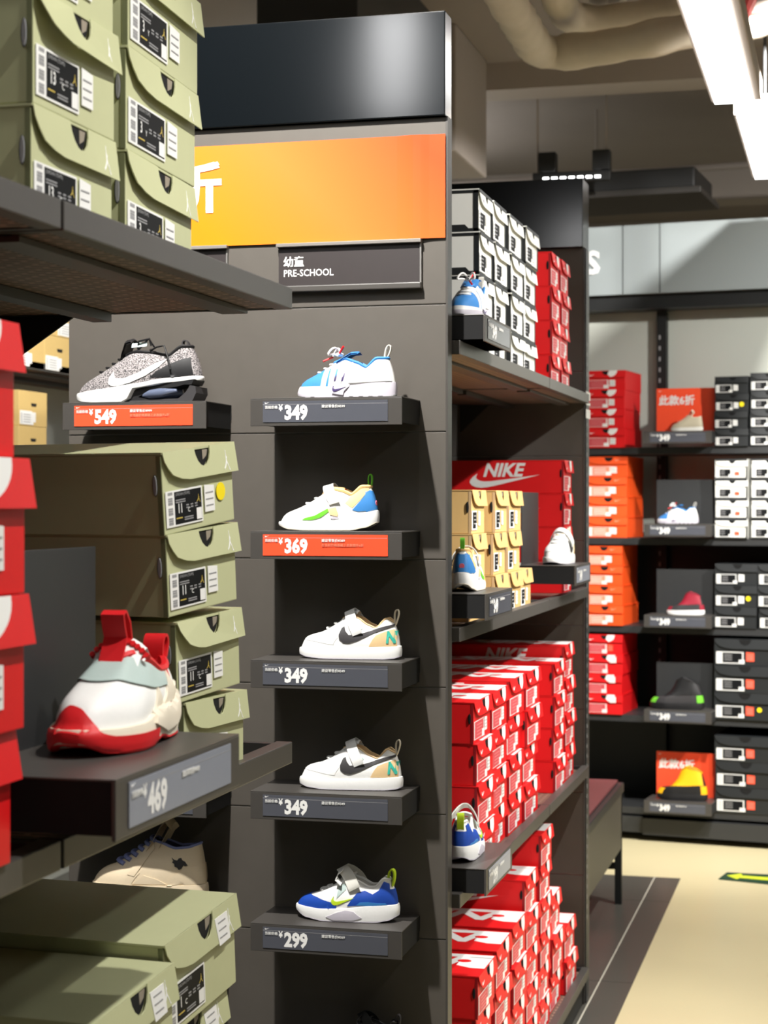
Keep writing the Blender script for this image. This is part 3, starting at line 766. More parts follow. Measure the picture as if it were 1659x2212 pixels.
# ================================================================ stock on the left run
rnd = random.Random(3)
zt = ZL[0] - .025
XG = -.735
zt = ZL[0] - .018
for u0, u1, nm, sz in ((75, 248, 'near column of the upper left shelf', '13'), (277, 447, 'far column of the upper left shelf', '3')):
    y0, y1 = atX(u0, 0, XG).y, atX(u1, 0, XG).y
    stack('green', XG, y0, zt, y1 - y0, .109, 3, nm, rz=R(90), yaw=R(0 if sz == '13' else 3), var=lambda k: dict(size=sz, lift=.03 if (k == 1 and sz == '13') else 0))
# middle shelf: stack beyond the 469 display, the upper boxes tipped where a lid has popped open
zm = ZL[1] - .025
hb = .0935
a = atX(383, 1528, -.715); z4 = 1.2755 - .0
defs = [(-.715, 1.835, z4 - 2 * hb, 0, 4, 'bottom'), (-.713, 1.836, z4 - hb, 0, 5, 'fourth from top')]
for i, (u, v, tlt, yw) in enumerate(((397, 1517, 0, 6), (383, 1342, 3.0, 7), (364.6, 1153, 4.5, 9), (356, 975, 6.0, 9.5))):
    q = atX(u, v, XG)
    # q is the lid's near top corner; hang the box from it
    ztop = q.z
    lbls = ['bottom box in view of the stack beyond the 469 display', 'box with popped flap, third from top beyond the 469 display', 'second box from top of the stack beyond the 469 display', 'top box with a yellow dot, beyond the 469 display']
    shoe_box('green', (q.x, q.y, ztop - hb), .162, hb - .001, .33, R(90) - R(yw), R(tlt), 'olive green shoe box, ' + lbls[i], 'stack beyond the 469 display', size='11', dot=1 if i == 3 else 0, lift=.02 if i == 1 else 0)
q4 = atX(397, 1517, XG); nlow = int((q4.z - hb - (zm)) / hb + .5)
zz = q4.z - hb; kk = 0
hrem = (zz - zm) / max(1, round((zz - zm) / hb))
while zz - zm > .02:
    zz -= hrem; kk += 1
    shoe_box('green', (XG, q4.y, zz), .162, hrem - .001, .33, R(90) - R(6), 0, 'olive green shoe box, bottom of the stack standing on the middle left shelf', 'stack beyond the 469 display', size='11')
# red boxes at the left edge
hr = .1170
for k, (dx, wv) in enumerate(((-.012, .18), (0, .18), (.0, .18), (-.008, .18))):
    shoe_box('redbig', (-.692 + dx, 1.255 + dx * .3, ZL[1] + .001 + k * hr), wv, hr - .001, .33, R(90) + rnd.uniform(-.01, .01), 0, 'red shoe box, %s of four at the left edge' % ['bottom', 'second from bottom', 'second from top', 'top'][k], 'near red stack', flaptilt=.16)
# lower shelf: two stacks tipped the same way
zl = ZL[2] - .025
hg = .1105
for (u, v, wv, nm, n) in ((360, 2036, .198, 'far stack on the lower left shelf', 4), (208, 2204, .186, 'near stack on the lower left shelf', 4)):
    q = atX(u, v, XG)
    for k in range(n):
        sh = 0 if k == 0 else -.012
        z = q.z - (k + 1) * hg
        shoe_box('green', (q.x + sh, q.y - .004 * k, z if k < n - 1 else zl), wv, (hg if k < n - 1 else q.z - (n - 1) * hg - zl) - .001, .33, R(90) - R(4), R(5) if k < n - 1 else 0,
                 'olive green shoe box, %s, %s' % (['top', 'second from top', 'third from top', 'bottom'][k], nm), nm, size='1', sticker=2 if (k == 0 or u > 300) else 1)

# ================================================================ stock on the right run
XF = -.782
zr = [z - .0115 for z in ZR]
for i, y in enumerate((3.86, 4.02, 4.215, 4.41)):
    stack('white', XF, y, zr[0], .152 if i < 2 else .17, .0935, 4, '%s column of the top right shelf' % ('first', 'second', 'third', 'fourth')[i], d=.31, group='white boxes on the top right shelf')
for i, y in enumerate((4.86, 5.02)):
    stack('redplain', XF - .004, y, zr[0], .148, .093, 4, '%s red column of the top right shelf' % ('nearer', 'farther')[i], d=.31)
for i, (y, n, x) in enumerate(((3.85, 3, -.802), (4.03, 3, -.782), (4.20, 3, -.782), (4.375, 1, -.782))):
    stack('tan', x, y, zr[1], .155, .0965, n, '%s column of the second right shelf' % ('first', 'second', 'third', 'single-box fourth')[i], d=.32)
stack('red', -.80, 5.165, zr[1], .145, .0962, 4, 'at the far end of the second right shelf', d=.34)
for i in range(4):
    stack('red', XF + rnd.uniform(-.004, .004), 3.812 + .197 * i, zr[2], .19, .0902 + (.0025 if i > 1 else 0), 4, '%s column of the third right shelf' % ('first', 'second', 'third', 'fourth')[i], d=.33, jitter=.007, group='red boxes on the third right shelf')
for i, (y, h_) in enumerate(((4.87, .0905), (5.07, .0985))):
    stack('red', XF, y, zr[2], .178, h_ - .002, 4, '%s column of the third right shelf' % ('fifth', 'sixth and last')[i], d=.33)
for i, (x, y, n, h_, w_) in enumerate(((-.778, 3.80, 4, .0935, .185), (-.778, 4.01, 4, .0945, .185), (-.778, 4.215, 4, .0955, .185), (-.778, 4.425, 5, .0905, .178), (-.778, 4.625, 6, .0885, .17), (-.785, 4.85, 3, .104, .18), (-.78, 5.06, 2, .095, .19))):
    stack('red', x, y, zr[3], w_, h_, n, '%s column of the lowest right shelf' % ('first', 'second', 'third', 'fourth', 'fifth', 'sixth', 'seventh')[i], d=.33, jitter=.006)

# ================================================================ far wall
T = lambda a, b, t: wpos(a, t, b)
def wbox(mb, s0, s1, t0, t1, z0, z1, m): return mb.prism([(s0, z0), (s1, z0), (s1, z1), (s0, z1)], lambda a, b, t: wpos(a, t, b), t0, t1, m)
struct('wall_back', wbox(MB(), -2.2, 3.4, -.50, -.45, 0, 2.42, 'grey_wall'))
mb = MB(); sedge = [atW(1345, 500, -.26)[0], atW(1425, 500, -.26)[0]]
ss = [-2.2] + sedge + [3.4]
for i in range(3): wbox(mb, ss[i] + .003, ss[i + 1] - .003, -.30, -.26, 2.45, 2.765, 'header_grey')
root = thing_mb('header_band', mb, 'grey sign band along the top of the far shelving', 'sign band')
thing_mb('header_strip', wbox(MB(), -2.2, 3.4, -.44, -.30, 2.385, 2.45, 'metal_black'), 'dark strip filling the gap below the grey sign band', 'rail')  # dark strip stands in for the black gap under the band
s1, _ = atW(1298, 565, -.24); gz = atW(1283, 590, -.24)[1]
mb = MB(); sz = .145; gw = twidth('S', .03); vs, fs = glyphs('S', .03)
mb.add([wpos(s1 - gw * sz - .01 + a * sz, -.246, gz + b * sz) for a, b in vs] + [wpos(s1 - gw * sz - .01 + a * sz, -.2595, gz + b * sz) for a, b in vs], fs + [[len(vs) + i for i in f][::-1] for f in fs], 'white_paint')
thing_mb('sign_letter', mb, 'white raised letter S on the grey sign band', 'letter', merge=False)
zsh = [H + (HV - v) * 7.9 / F for v in (965, 1163, 1356, 1551, 1752)]
for i, z in enumerate(zsh):
    nm = ('topmost', 'second', 'middle', 'fourth', 'lowest')[i]
    thing_mb('metal_shelf', wbox(MB(), -1.6, 3.3, -.42, -.01, z - .03, z, 'metal_dark'), '%s long black shelf of the far wall shelving' % nm, 'shelf', 'far wall shelves')
for i, s in enumerate([atW(1433, 700, -.44)[0], atW(1433, 700, -.44)[0] - 1.0, atW(1433, 700, -.44)[0] + 1.0]):
    mb = wbox(MB(), s - .022, s + .022, -.445, -.40, 0, 2.38, 'metal_black')
    for k in range(34): wbox(mb, s - .012, s - .004, -.4, -.399, .6 + k * .05, .62 + k * .05, 'label_grey')
    thing_mb('slotted_upright', mb, ('slotted upright showing above the orange board on the far wall', 'slotted upright of the far wall shelving hidden at left', 'slotted upright of the far wall shelving beyond the black boxes')[i], 'shelf upright')
# dark lining behind the lower stock
thing_mb('shelf_lining', wbox(MB(), -2.1, 3.3, -.449, -.446, .1, zsh[1] + .02, 'metal_black'), 'black lining behind the lower shelves of the far wall', 'panel')
thing_mb('base_plinth', wbox(wbox(MB(), -1.6, atW(1388, 1800)[0], -.42, 0, .035, .105, 'metal_dark'), atW(1390, 1800)[0], 3.3, -.42, .015, .03, .102, 'metal_dark'), 'dark base plinth along the foot of the far shelving', 'plinth')
def wstack(kind, u0, u1, zi, h, n, where, t=0, var=None, d=.3):
    s0 = atW(u0, 1000, t)[0]; s1 = atW(u1, 1000, t)[0]
    stack(kind, s0, t, zsh[zi], s1 - s0 - .005, h, n, where, d=d, rz=-WA, jitter=.006, var=var)
SH = ('topmost', 'second', 'middle', 'fourth', 'lowest')
wstack('redplain', 1262, 1352, 0, .0862, 4, 'left stack of the topmost far shelf')
wstack('orange', 1268, 1357, 1, .0905, 4, 'left stack of the second far shelf', -.02)
wstack('orange', 1262, 1347, 2, .0885, 4, 'left stack of the middle far shelf', 0)
wstack('redplain', 1263, 1346, 3, .0885, 4, 'left stack of the fourth far shelf', 0, var=lambda k: dict(sticker=2 if k in (0, 1, 2) else 1, red=2 if k == 3 else 0))
for c_ in range(2):
    cn = ('inner stack', 'outermost stack')[c_]
    a0 = (1544, 1621, 1698)[c_]; a1 = (1618, 1696, 1770)[c_]
    wstack('black', a0, a1, 0, (.076, .079)[c_], 4, '%s of the topmost far shelf' % cn, var=lambda k, c_=c_: dict(dot=1 if (k == 2 and c_ == 0) else 0))
    wstack('white', a0 + 2, a1, 1, .0865, 4, '%s of the second far shelf' % cn, var=lambda k: dict(red=1))
a0 = 1543
for c_ in range(2):
    cn = ('inner stack', 'outermost stack')[c_]
    wstack('black', (1543, 1638)[c_], (1636, 1730)[c_], 2, .094, 3, '%s of the middle far shelf' % cn, var=lambda k, c_=c_: dict(dot=1 if (k == 1 and c_ == 0) else 0, sticker=1))
wstack('black', 1543, 1668, 3, .117, 3, 'wide stack of the fourth far shelf', var=lambda k: dict(red=2, dot=1 if k == 0 else 0), d=.34)
wstack('black', 1545, 1670, 4, .112, 3, 'wide stack of the lowest far shelf', var=lambda k: dict(red=2), d=.34)
WL = []
for i, (v, bd, pr) in enumerate(((932, 'o', '349'), (1132, 'k', '349'), (1328, 'k', '349'), (1532, 'k', '349'), (1728, 'o', '349'))):
    s0, z = atW(1391, v, .09); s1 = atW(1537, v, .09)[0]
    q = wpos(s0, .09, z)
    ledge(tuple(q), s1 - s0, pr, '599', 'far wall ledge with %s backboard on the %s shelf' % ('an orange' if bd == 'o' else 'a dark', SH[i]), 'g', bd, -WA, d=.16, group='ledges of the far wall')
    WL.append((s0, s1, z))

# ---------------------------------------------------------------- kraft boxes beyond the gap at left
xk = -2.68
for (z, y0, y1, lb) in ((atX(100, 785, xk).z, 4.4, 8.2, 'dark shelf of kraft boxes seen through the gap at left'), (atX(70, 921, xk).z - .118 + .024, 4.4, 8.2, 'lower shelf of kraft boxes behind the green stack')):
    r_ = shelf(y0, y1, xk, .38, z, lb)
zk = atX(100, 785, xk).z - .025
def kbox(u0, u1, z, h, lb): 
    a = atX(u0, 800, xk); b = atX(u1, 800, xk)
    shoe_box('kraft', (xk, a.y, z), b.y - a.y, h, .3, R(90), 0, lb, 'kraft boxes beyond the gap')
kbox(30, 95.5, zk, .125, 'kraft shoe box on the dark shelf, left one of the lower row beyond the gap')
kbox(96.5, 158, zk, .125, 'kraft shoe box on the dark shelf, next to the panel edge beyond the gap')
kbox(60, 122, zk + .126, .125, 'kraft shoe box lying on top of the two lower ones beyond the gap')
kbox(123, 185, zk + .126, .125, 'kraft shoe box in the upper row nearest the panel edge beyond the gap')
z2 = atX(70, 985, xk).z - .045
hk = .118
za = atX(70, 921, xk).z
kbox(41, 101.5, za, hk, 'kraft shoe box at the top of the small stack beside the red boxes')
kbox(40, 100.5, za - hk - .001, hk, 'kraft shoe box below the small stack\'s top one beside the red boxes')
mb = MB().box(xk - .42, xk - .385, 4.4, 8.2, 0, 2.3, 'grey_wall')
thing_mb('back_panel', mb, 'pale grey panel behind the kraft boxes', 'panel')
# ================================================================ shoes
def itp(tab, x):
    if x <= tab[0][0]: return tab[0][1]
    for (a, b), (c_, d_) in zip(tab, tab[1:]):
        if x <= c_:
            t = (x - a) / (c_ - a); t = t * t * (3 - 2 * t) * .5 + t * .5
            return b + (d_ - b) * t
    return tab[-1][1]
WT = [(0, .145), (.12, .165), (.28, .178), (.5, .15), (.72, .135), (1, .128)]
class Shoe:
    def __init__(s, L, ZM, ZC, c0, c1, wc=.078, ws=1.0, a=.4, q=2.2, ZB=None, flare=.014, side_pow=1.7, woff=0):
        s.__dict__.update(L=L, ZM=ZM, ZC=ZC, c0=c0, c1=c1, wc=wc, ws=ws, a=a, q=q, flare=flare, sp=side_pow, woff=woff)
        s.ZB = ZB or [(0, .035), (.10, .010), (.25, 0), (.85, 0), (.95, .008), (1, .025)]
        s.bvh = None; s.parts = []
    def pt(s, x, y, z): return ((x - .5) * s.L, y * s.L, z * s.L)
    def outline(s, ph, grow=0):
        x = .5 - .5 * math.cos(ph); sn = math.sin(ph)
        y = -(itp(WT, x) * s.ws + grow) * math.copysign(abs(sn) ** .72, sn)
        return (x - .5) * (1 + 2 * grow) + .5, y
    def surf(s, ph, lam):
        lam = max(0.0, min(1.0, lam))
        ox, oy = s.outline(ph); sn = math.sin(ph); xx = .5 - .5 * math.cos(ph)
        cx = s.c0 + (s.c1 - s.c0) * xx; cy = -s.wc * math.copysign(abs(sn) ** .8, sn)
        wt = max(0, (math.cos(ph) + s.woff) / (1 + s.woff)) ** (1.3 - s.woff); wh = max(0, -math.cos(ph))
        G = lam ** (s.sp * (1 - wt) + wt)
        G = G * (1 - wh) + (lam ** 1.4) * wh
        Hh = (s.a * (1 - (1 - lam) ** 11) + (1 - s.a) * lam ** s.q) * wt + lam * (1 - wt)
        z0 = itp(s.ZM, xx); zc = itp(s.ZC, cx)
        bulge = .012 * math.sin(math.pi * lam) * (1 - wt)
        return Vector((ox + (cx - ox) * G, (oy + (cy - oy) * G) * 1.0 - math.copysign(bulge, sn) * (1 if abs(sn) > .01 else 0), z0 - .006 + (zc - z0 + .006) * Hh))
    def grid(s, rows, closed, m, name, smooth=True, cap=None):
        n = len(rows[0]); vs = [p for r_ in rows for p in r_]; fs = []
        for i in range(len(rows) - 1):
            for j in range(n if closed else n - 1):
                k = (j + 1) % n; fs.append((i * n + j, i * n + k, (i + 1) * n + k, (i + 1) * n + j))
        if cap == 'last': fs.append([(len(rows) - 1) * n + j for j in range(n)])
        mb = MB().add([s.pt(*p) for p in vs], fs, m); return s.part(name, mb, smooth)
    def part(s, name, mb, smooth=True, label=None):
        s.parts.append((name, mb.mesh(name, smooth), label)); return s
    def base(s, upper, midsole, outsole, lining, N=72, K=14, insole=None, mid_bottom=None, collar=None, cr=.012):
        PH = [2 * math.pi * i / N for i in range(N)]
        rows = [[s.surf(p, k / K) for p in PH] for k in range(K + 1)]
        s.grid(rows, True, upper, 'upper')
        vs = [Vector(p) for r_ in rows for p in r_]; fs = []
        for i in range(K):
            for j in range(N): fs.append((i * N + j, i * N + (j + 1) % N, (i + 1) * N + (j + 1) % N, (i + 1) * N + j))
        s._v, s._f = vs[:], fs[:]
        # lining
        rr = []
        for dz, sc in ((0, 1), (.004, .93), (-.03, .86), (-.16, .84), (-.24, .86)):
            row = []
            for p in PH:
                q = s.surf(p, 1); cx = (s.c0 + s.c1) / 2; zz = q.z + dz
                if dz < -.02: zz = max(zz, itp(s.ZM, q.x) + .02) if dz > -.2 else itp(s.ZM, q.x) + .015
                row.append(Vector((cx + (q.x - cx) * sc, q.y * sc, zz)))
            rr.append(row)
        s.grid(rr, True, lining, 'lining', cap='last')
        if collar:
            s.part('collar', MB().tube([s.pt(*(s.surf(p, 1) + Vector((0, 0, -.002)))) for p in PH], cr * s.L, collar, 6, closed=True))
        # midsole
        mbz = mid_bottom or s.ZB
        rows2 = []
        for f, g in ((1.0, -.004), (.97, s.flare * .7), (.7, s.flare), (.35, s.flare), (.08, s.flare * .8), (0, -.004)):
            row = []
            for p in PH:
                xx = .5 - .5 * math.cos(p); x, y = s.outline(p, g); zt_, zb_ = itp(s.ZM, xx), itp(mbz, xx)
                row.append(Vector((x, y, zb_ + (zt_ - zb_) * f)))
            rows2.append(row)
        s.grid(rows2, True, midsole, 'midsole', cap='last')
        b = len(s._v); s._v += [v for r_ in rows2 for v in r_]
        for i in range(len(rows2) - 1):
            for j in range(N): s._f.append((b + i * N + j, b + i * N + (j + 1) % N, b + (i + 1) * N + (j + 1) % N, b + (i + 1) * N + j))
        s.bvh = BVHTree.FromPolygons(s._v, s._f)
        if outsole:
            rows3 = []
            for z, g in ((.012, s.flare * .82), (.004, s.flare * .85), (-.002, s.flare * .3), (-.002, -.01)):
                rows3.append([Vector((*s.outline(p, g), itp(s.ZB, .5 - .5 * math.cos(p)) + z)) for p in PH])
            s.grid(rows3, True, outsole, 'outsole', cap='last')
        return s
    def patch(s, name, poly, m, sides=(-1, 1), off=.004, th=.004, step=.018, label=None):
        xs = [p[0] for p in poly]; zs = [p[1] for p in poly]; N = len(poly); pts = []; 
        for i in range(N):                               # densify the rim
            a, b = Vector(poly[i]), Vector(poly[(i + 1) % N]); n = max(1, int((b - a).length / step))
            for k in range(n): pts.append(a.lerp(b, k / n))
        nb = len(pts)
        def inside(x, y):
            c_ = False; j = N - 1
            for i in range(N):
                (x1, y1), (x2, y2) = poly[i], poly[j]
                if (y1 > y) != (y2 > y) and x < (x2 - x1) * (y - y1) / (y2 - y1) + x1: c_ = not c_
                j = i
            return c_
        x = min(xs) + step / 2
        while x < max(xs):
            z = min(zs) + step / 2
            while z < max(zs):
                if inside(x, z) and all((p - Vector((x, z))).length > step * .5 for p in pts[:nb]): pts.append(Vector((x, z)))
                z += step
            x += step
        vs, es, fs, *_ = delaunay_2d_cdt(pts, [], [list(range(nb))], 1, 1e-7)
        fs = [f for f in fs if inside(sum(vs[i][0] for i in f) / len(f), sum(vs[i][1] for i in f) / len(f))]
        for sd in sides:
            hit = []
            for v in vs:
                h_ = s.bvh.ray_cast(Vector((v[0], sd * 1.0, v[1])), Vector((0, -sd, 0)))
                hit.append(None if h_[0] is None or h_[0].y * sd < -.01 else (h_[0] + (h_[1] if h_[1].y * sd > 0 else -h_[1]) * off))
            ff = [f for f in fs if all(hit[i] is not None for i in f)]
            if not ff: continue
            P_ = [h_ if h_ is not None else Vector((0, 0, 0)) for h_ in hit]
            used = sorted({i for f in ff for i in f}); ix = {u: k for k, u in enumerate(used)}
            n = len(used); outer = [s.pt(*P_[u]) for u in used]; inner = [s.pt(P_[u].x, P_[u].y - sd * th * 1.2, P_[u].z) for u in used]
            fl = [[ix[i] for i in f] for f in ff]; ed = {}
            for f in fl:
                for i in range(len(f)):
                    e = (f[i], f[(i + 1) % len(f)]); ed[e] = 1
            rim = [e for e in ed if (e[1], e[0]) not in ed]
            s.part(name, MB().add(outer + inner, fl + [[n + i for i in f][::-1] for f in fl] + [(a, n + a, n + b, b) for a, b in rim], m), True, label)
        return s
    def region(s, name, p0, p1, l0, l1, m, off=.004, n=24, k=6, l0f=None, l1f=None):
        """overlay following the upper between two angles and two levels (toe caps, heel counters)"""
        rows = []
        for i in range(k + 1):
            row = []
            for j in range(n + 1):
                ph = p0 + (p1 - p0) * j / n; a = l0f(ph) if l0f else l0; b = l1f(ph) if l1f else l1
                lam = a + (b - a) * i / k; q = s.surf(ph, lam); e = .01
                du = s.surf(ph + e, lam) - s.surf(ph - e, lam); dv = s.surf(ph, min(1, lam + e)) - s.surf(ph, max(0, lam - e))
                nn = du.cross(dv); nn = nn.normalized() if nn.length > 1e-9 else Vector((0, 0, 1))
                if nn.dot(q - Vector((.5, 0, .1))) < 0: nn = -nn
                row.append(q + nn * off)
            rows.append(row)
        return s.grid(rows, False, m, name)
    def tongue(s, pts, w, m, th=.012, bow=.02):
        rows = []
        for (x, z) in pts:
            rows.append([Vector((x, -w / 2 + w * j / 8, z - bow * (2 * j / 8 - 1) ** 2)) for j in range(9)])
        for (x, z) in reversed(pts):
            rows.append([Vector((x + th, -w / 2 + w * j / 8, z - th - bow * (2 * j / 8 - 1) ** 2)) for j in range(9)])
        return s.grid(rows + [rows[0]], False, m, 'tongue')
    def laces(s, lams, m, spread=.55, r=.011, lift=.016):
        for lam in lams:
            pts = []
            for k in range(9):
                ph = -spread + 2 * spread * k / 8; q = s.surf(ph, min(1, lam)); pts.append(s.pt(q.x, q.y, q.z + lift * (1 - (k / 4 - 1) ** 2 * .7)))
            s.part('lace', MB().tube(pts, r * s.L, m, 6))
        return s
    def strap(s, pts, wdir, w, m, th=.010, name='strap'):
        """pts: near-side half path (x,y,z), ends at y=0; mirrored"""
        full = pts + [(x, -y, z) for x, y, z in reversed(pts[:-1])]
        c_ = []
        for i in range(len(full) - 1):
            p0 = Vector(full[max(0, i - 1)]); p1 = Vector(full[i]); p2 = Vector(full[i + 1]); p3 = Vector(full[min(len(full) - 1, i + 2)])
            for k in range(4):
                t = k / 4; c_.append(.5 * ((2 * p1) + (p2 - p0) * t + (2 * p0 - 5 * p1 + 4 * p2 - p3) * t * t + (3 * p1 - 3 * p2 + p3 - p0) * t ** 3))
        c_.append(Vector(full[-1]))
        return s.part(name, MB().ribbon([s.pt(*p) for p in c_], wdir, w * s.L, th * s.L, m))
    def loop(s, bx, bz, tx, tz, wd, m, width=.045, th=.009, name='pull_tab'):
        """closed pull loop from base to tip"""
        b, t = Vector((bx, bz)), Vector((tx, tz)); d_ = t - b; n_ = Vector((-d_.y, d_.x)).normalized(); pts = []
        for k in range(20):
            an = 2 * math.pi * k / 20; u = .5 - .5 * math.cos(an); off = math.sin(an) * wd * (.25 + .75 * u)
            q = b + d_ * u + n_ * off; pts.append(s.pt(q.x, 0, q.y))
        return s.part(name, MB().ribbon(pts, (0, 1, 0), width * s.L, th * s.L, m, closed=True))
    def place(s, loc, rz, label, group=None):
        root = empty('sneaker', loc, rz, label, 'shoe', group)
        s.instance(root); return root
    def instance(s, root):
        assemble(root, s.parts, dict(swoosh_mark='upper', side_logo='midsole', side_window='midsole', wing_emblem='upper', heel_lettering='heel_counter', lace_tip='bow',
                                     tongue_tag='tongue', tongue_edging='tongue', sole_window='midsole', sole_patch='midsole', heel_emblem='heel_panel', tread='outsole',
                                     heel_inlay='heel_overlay', side_stripe='upper', cage_gap='upper', strap_end='strap', air_pod='air_unit', side_line='upper'))

def presto(L):
    s = Shoe(L, [(0, .085), (.3, .10), (.6, .13), (.8, .16), (1, .16)], [(.36, .36), (.5, .40), (.62, .36), (.72, .31), (.82, .40), (.92, .40)], .37, .93, a=.34, q=1.5, ws=.95)
    s.base('s_white', 's_lilac', 's_greytoe', 's_dark', collar='s_blue', cr=.016)
    s.region('toe_overlay', -1.30, 1.30, .0, .66, 's_blue', off=.006)
    s.region('toe_bumper', -1.45, 1.45, -.02, .05, 's_white', off=.010)
    s.tongue([(.40, .38), (.48, .43), (.55, .47), (.62, .475)], .17, 's_blue')
    # ribbed cage fingers
    for i, x in enumerate((.27, .345, .42, .50)):
        s.patch('cage_rib', [(x, .12), (x + .05, .12), (x + .085, .30 + .02 * i), (x + .03, .30 + .015 * i)], 's_white', off=.010, th=.008)
        s.patch('cage_gap', [(x + .055, .17), (x + .075, .17), (x + .10, .25), (x + .085, .25)], 's_purple' if i in (1, 2) else 's_blue', off=.004, th=.003)
    s.patch('heel_cage', [(.56, .15), (.97, .17), (.95, .30), (.90, .36), (.78, .26), (.66, .27), (.52, .35), (.50, .30)], 's_white', off=.012, th=.008)
    s.patch('side_window', [(.385, .05), (.40, .10), (.47, .135), (.57, .125), (.51, .07), (.50, .03)], 's_pink' if 0 else 's_lilac', off=.014, th=.006)
    s.patch('side_logo', swoosh(.39, .052, .15), 's_purple', off=.019, th=.003, step=.01)
    s.laces((.55, .72, .88), 's_white', r=.014)
    mb = MB()
    for sy in (-1, 1):
        pts = []
        for k in range(17):
            an = 2 * math.pi * k / 16; u = .5 - .5 * math.cos(an); off = math.sin(an) * .032
            pts.append(s.pt(.425 - .095 * u + off * .35, sy * (.01 + .085 * u), .445 + .035 * math.sin(u * 3) + off))
        mb.tube(pts, .011 * L, 's_white', 6)
    mb.tube([s.pt(.40, -.025, .44), s.pt(.42, 0, .452), s.pt(.44, .025, .44)], .022 * L, 's_white', 8)
    s.part('bow', mb)
    s.part('lace_tip', MB().tube([s.pt(.41, -.01, .44), s.pt(.475, -.05, .525)], .011 * L, 's_red', 6)); s.part('lace_tip', MB().tube([s.pt(.36, -.03, .42), s.pt(.27, -.08, .375)], .011 * L, 's_red', 6))
    s.loop(.89, .36, .94, .53, .035, 's_offwhite', .05)
    mb = MB()
    for k in range(9): mb.box(*[c_ * L for c_ in (-.44 + k * .1, -.40 + k * .1, -.155, .155, -.001, .018)], 's_dark')
    s.part('tread', mb, False)
    return s
def court(L):          # white strap shoe with dark side mark
    s = Shoe(L, [(0, .10), (.3, .105), (.6, .115), (1, .13)], [(.42, .39), (.52, .42), (.60, .40), (.70, .335), (.78, .305), (.88, .40), (.95, .36)], .43, .945, a=.42, q=2.3, flare=.018)
    s.base('s_white', 's_white', 's_lilac', 's_tan', collar='s_tan', cr=.009)
    s.region('toe_cap', -1.3, 1.3, .10, .42, 's_white', off=.003)
    s.patch('heel_counter', [(.72, .125), (.755, .19), (.79, .235), (.86, .265), (.97, .30), (1.0, .22), (1.0, .13)], 's_tan', off=.004, label='pale tan heel counter')
    s.patch('swoosh_mark', [(.425, .235), (.45, .30), (.475, .315), (.49, .27), (.52, .235), (.60, .235), (.72, .27), (.85, .315), (.965, .345), (.965, .325), (.85, .285), (.74, .24), (.62, .185), (.53, .155), (.47, .16), (.43, .19)], 's_dark', off=.008, th=.004, step=.014)
    mb = MB(); vs, fs = glyphs('N', .05, .1)
    # heel lettering wraps the back
    for sd in (-1, 1):
        pts = []
        for a_, b_ in vs:
            x = .885 + a_ * .12; z = .165 + b_ * .155; h_ = s.bvh.ray_cast(Vector((x, sd, z)), Vector((0, -sd, 0)))
            q = h_[0] + Vector((0, sd * .010, 0)) if h_[0] is not None else Vector((x, sd * .02, z)); pts.append(s.pt(*q))
        mb.add(pts, fs, 's_teal')
    s.part('heel_lettering', mb, False)
    s.tongue([(.44, .40), (.52, .45), (.58, .47)], .15, 's_white')
    s.strap([(.615, -.150, .245), (.595, -.152, .29), (.555, -.132, .365), (.52, -.085, .43), (.50, -.035, .46), (.495, 0, .465)], (1, 0, .45), .105, 's_white')
    s.patch('strap_pad', [(.555, .255), (.60, .235), (.655, .30), (.62, .32)], 's_ice', off=.006, th=.003)  # ice-grey pad at the strap's lower end
    s.laces((.62, .8), 's_white', r=.012, spread=.5)
    s.loop(.955, .33, .975, .48, .028, 's_gum', .04)
    return s
def bounce(L):         # white with lime side mark, blue heel
    s = Shoe(L, [(0, .09), (.3, .09), (.55, .10), (.75, .13), (.9, .18), (1, .205)], [(.44, .36), (.55, .42), (.66, .40), (.76, .36), (.86, .44), (.935, .44)], .45, .935, a=.34, q=1.7, flare=.020, ZB=[(0, .05), (.12, .012), (.3, 0), (.75, 0), (.9, .03), (1, .08)])
    s.base('s_white', 's_white', 's_gum', 's_orange', collar='s_peach', cr=.018)
    s.patch('heel_panel', [(.775, .205), (.83, .19), (.9, .195), (.965, .22), (.955, .40), (.93, .40), (.85, .29)], 's_blue', off=.005, label='sky blue heel panel')
    s.region('heel_panel', math.pi - .62, math.pi + .62, .04, .80, 's_blue', off=.004)
    s.patch('collar_panel', [(.70, .27), (.775, .225), (.86, .31), (.93, .41), (.90, .45), (.84, .43), (.77, .37)], 's_peach', off=.004)
    s.patch('side_stripe', [(.27, .105), (.30, .125), (.40, .15), (.53, .22), (.545, .19), (.46, .13), (.37, .105)], 's_green', off=.006, th=.004)
    s.patch('side_panel', [(.53, .215), (.61, .235), (.635, .17), (.63, .14), (.555, .155)], 's_tan', off=.006)
    s.patch('sole_window', [(.56, .125), (.60, .105), (.645, .11), (.645, .13), (.59, .138)], 's_lilac', off=.008)
    s.part('heel_emblem', MB().disc((0, .27 * L), .028 * L, lambda a_, b_, t: ((.474 + .016) * L + t, a_, b_), -.01 * L, .006 * L, 's_pink'), False)
    s.strap([(.60, -.150, .27), (.59, -.152, .30), (.555, -.135, .355), (.52, -.09, .42), (.505, -.04, .45), (.50, 0, .455)], (1, 0, .3), .11, 's_white')
    s.tongue([(.46, .40), (.55, .44), (.66, .43)], .15, 's_peach')
    s.laces((.6, .8), 's_white', r=.012, spread=.5)
    s.loop(.925, .38, .932, .56, .026, 's_green', .045)
    return s
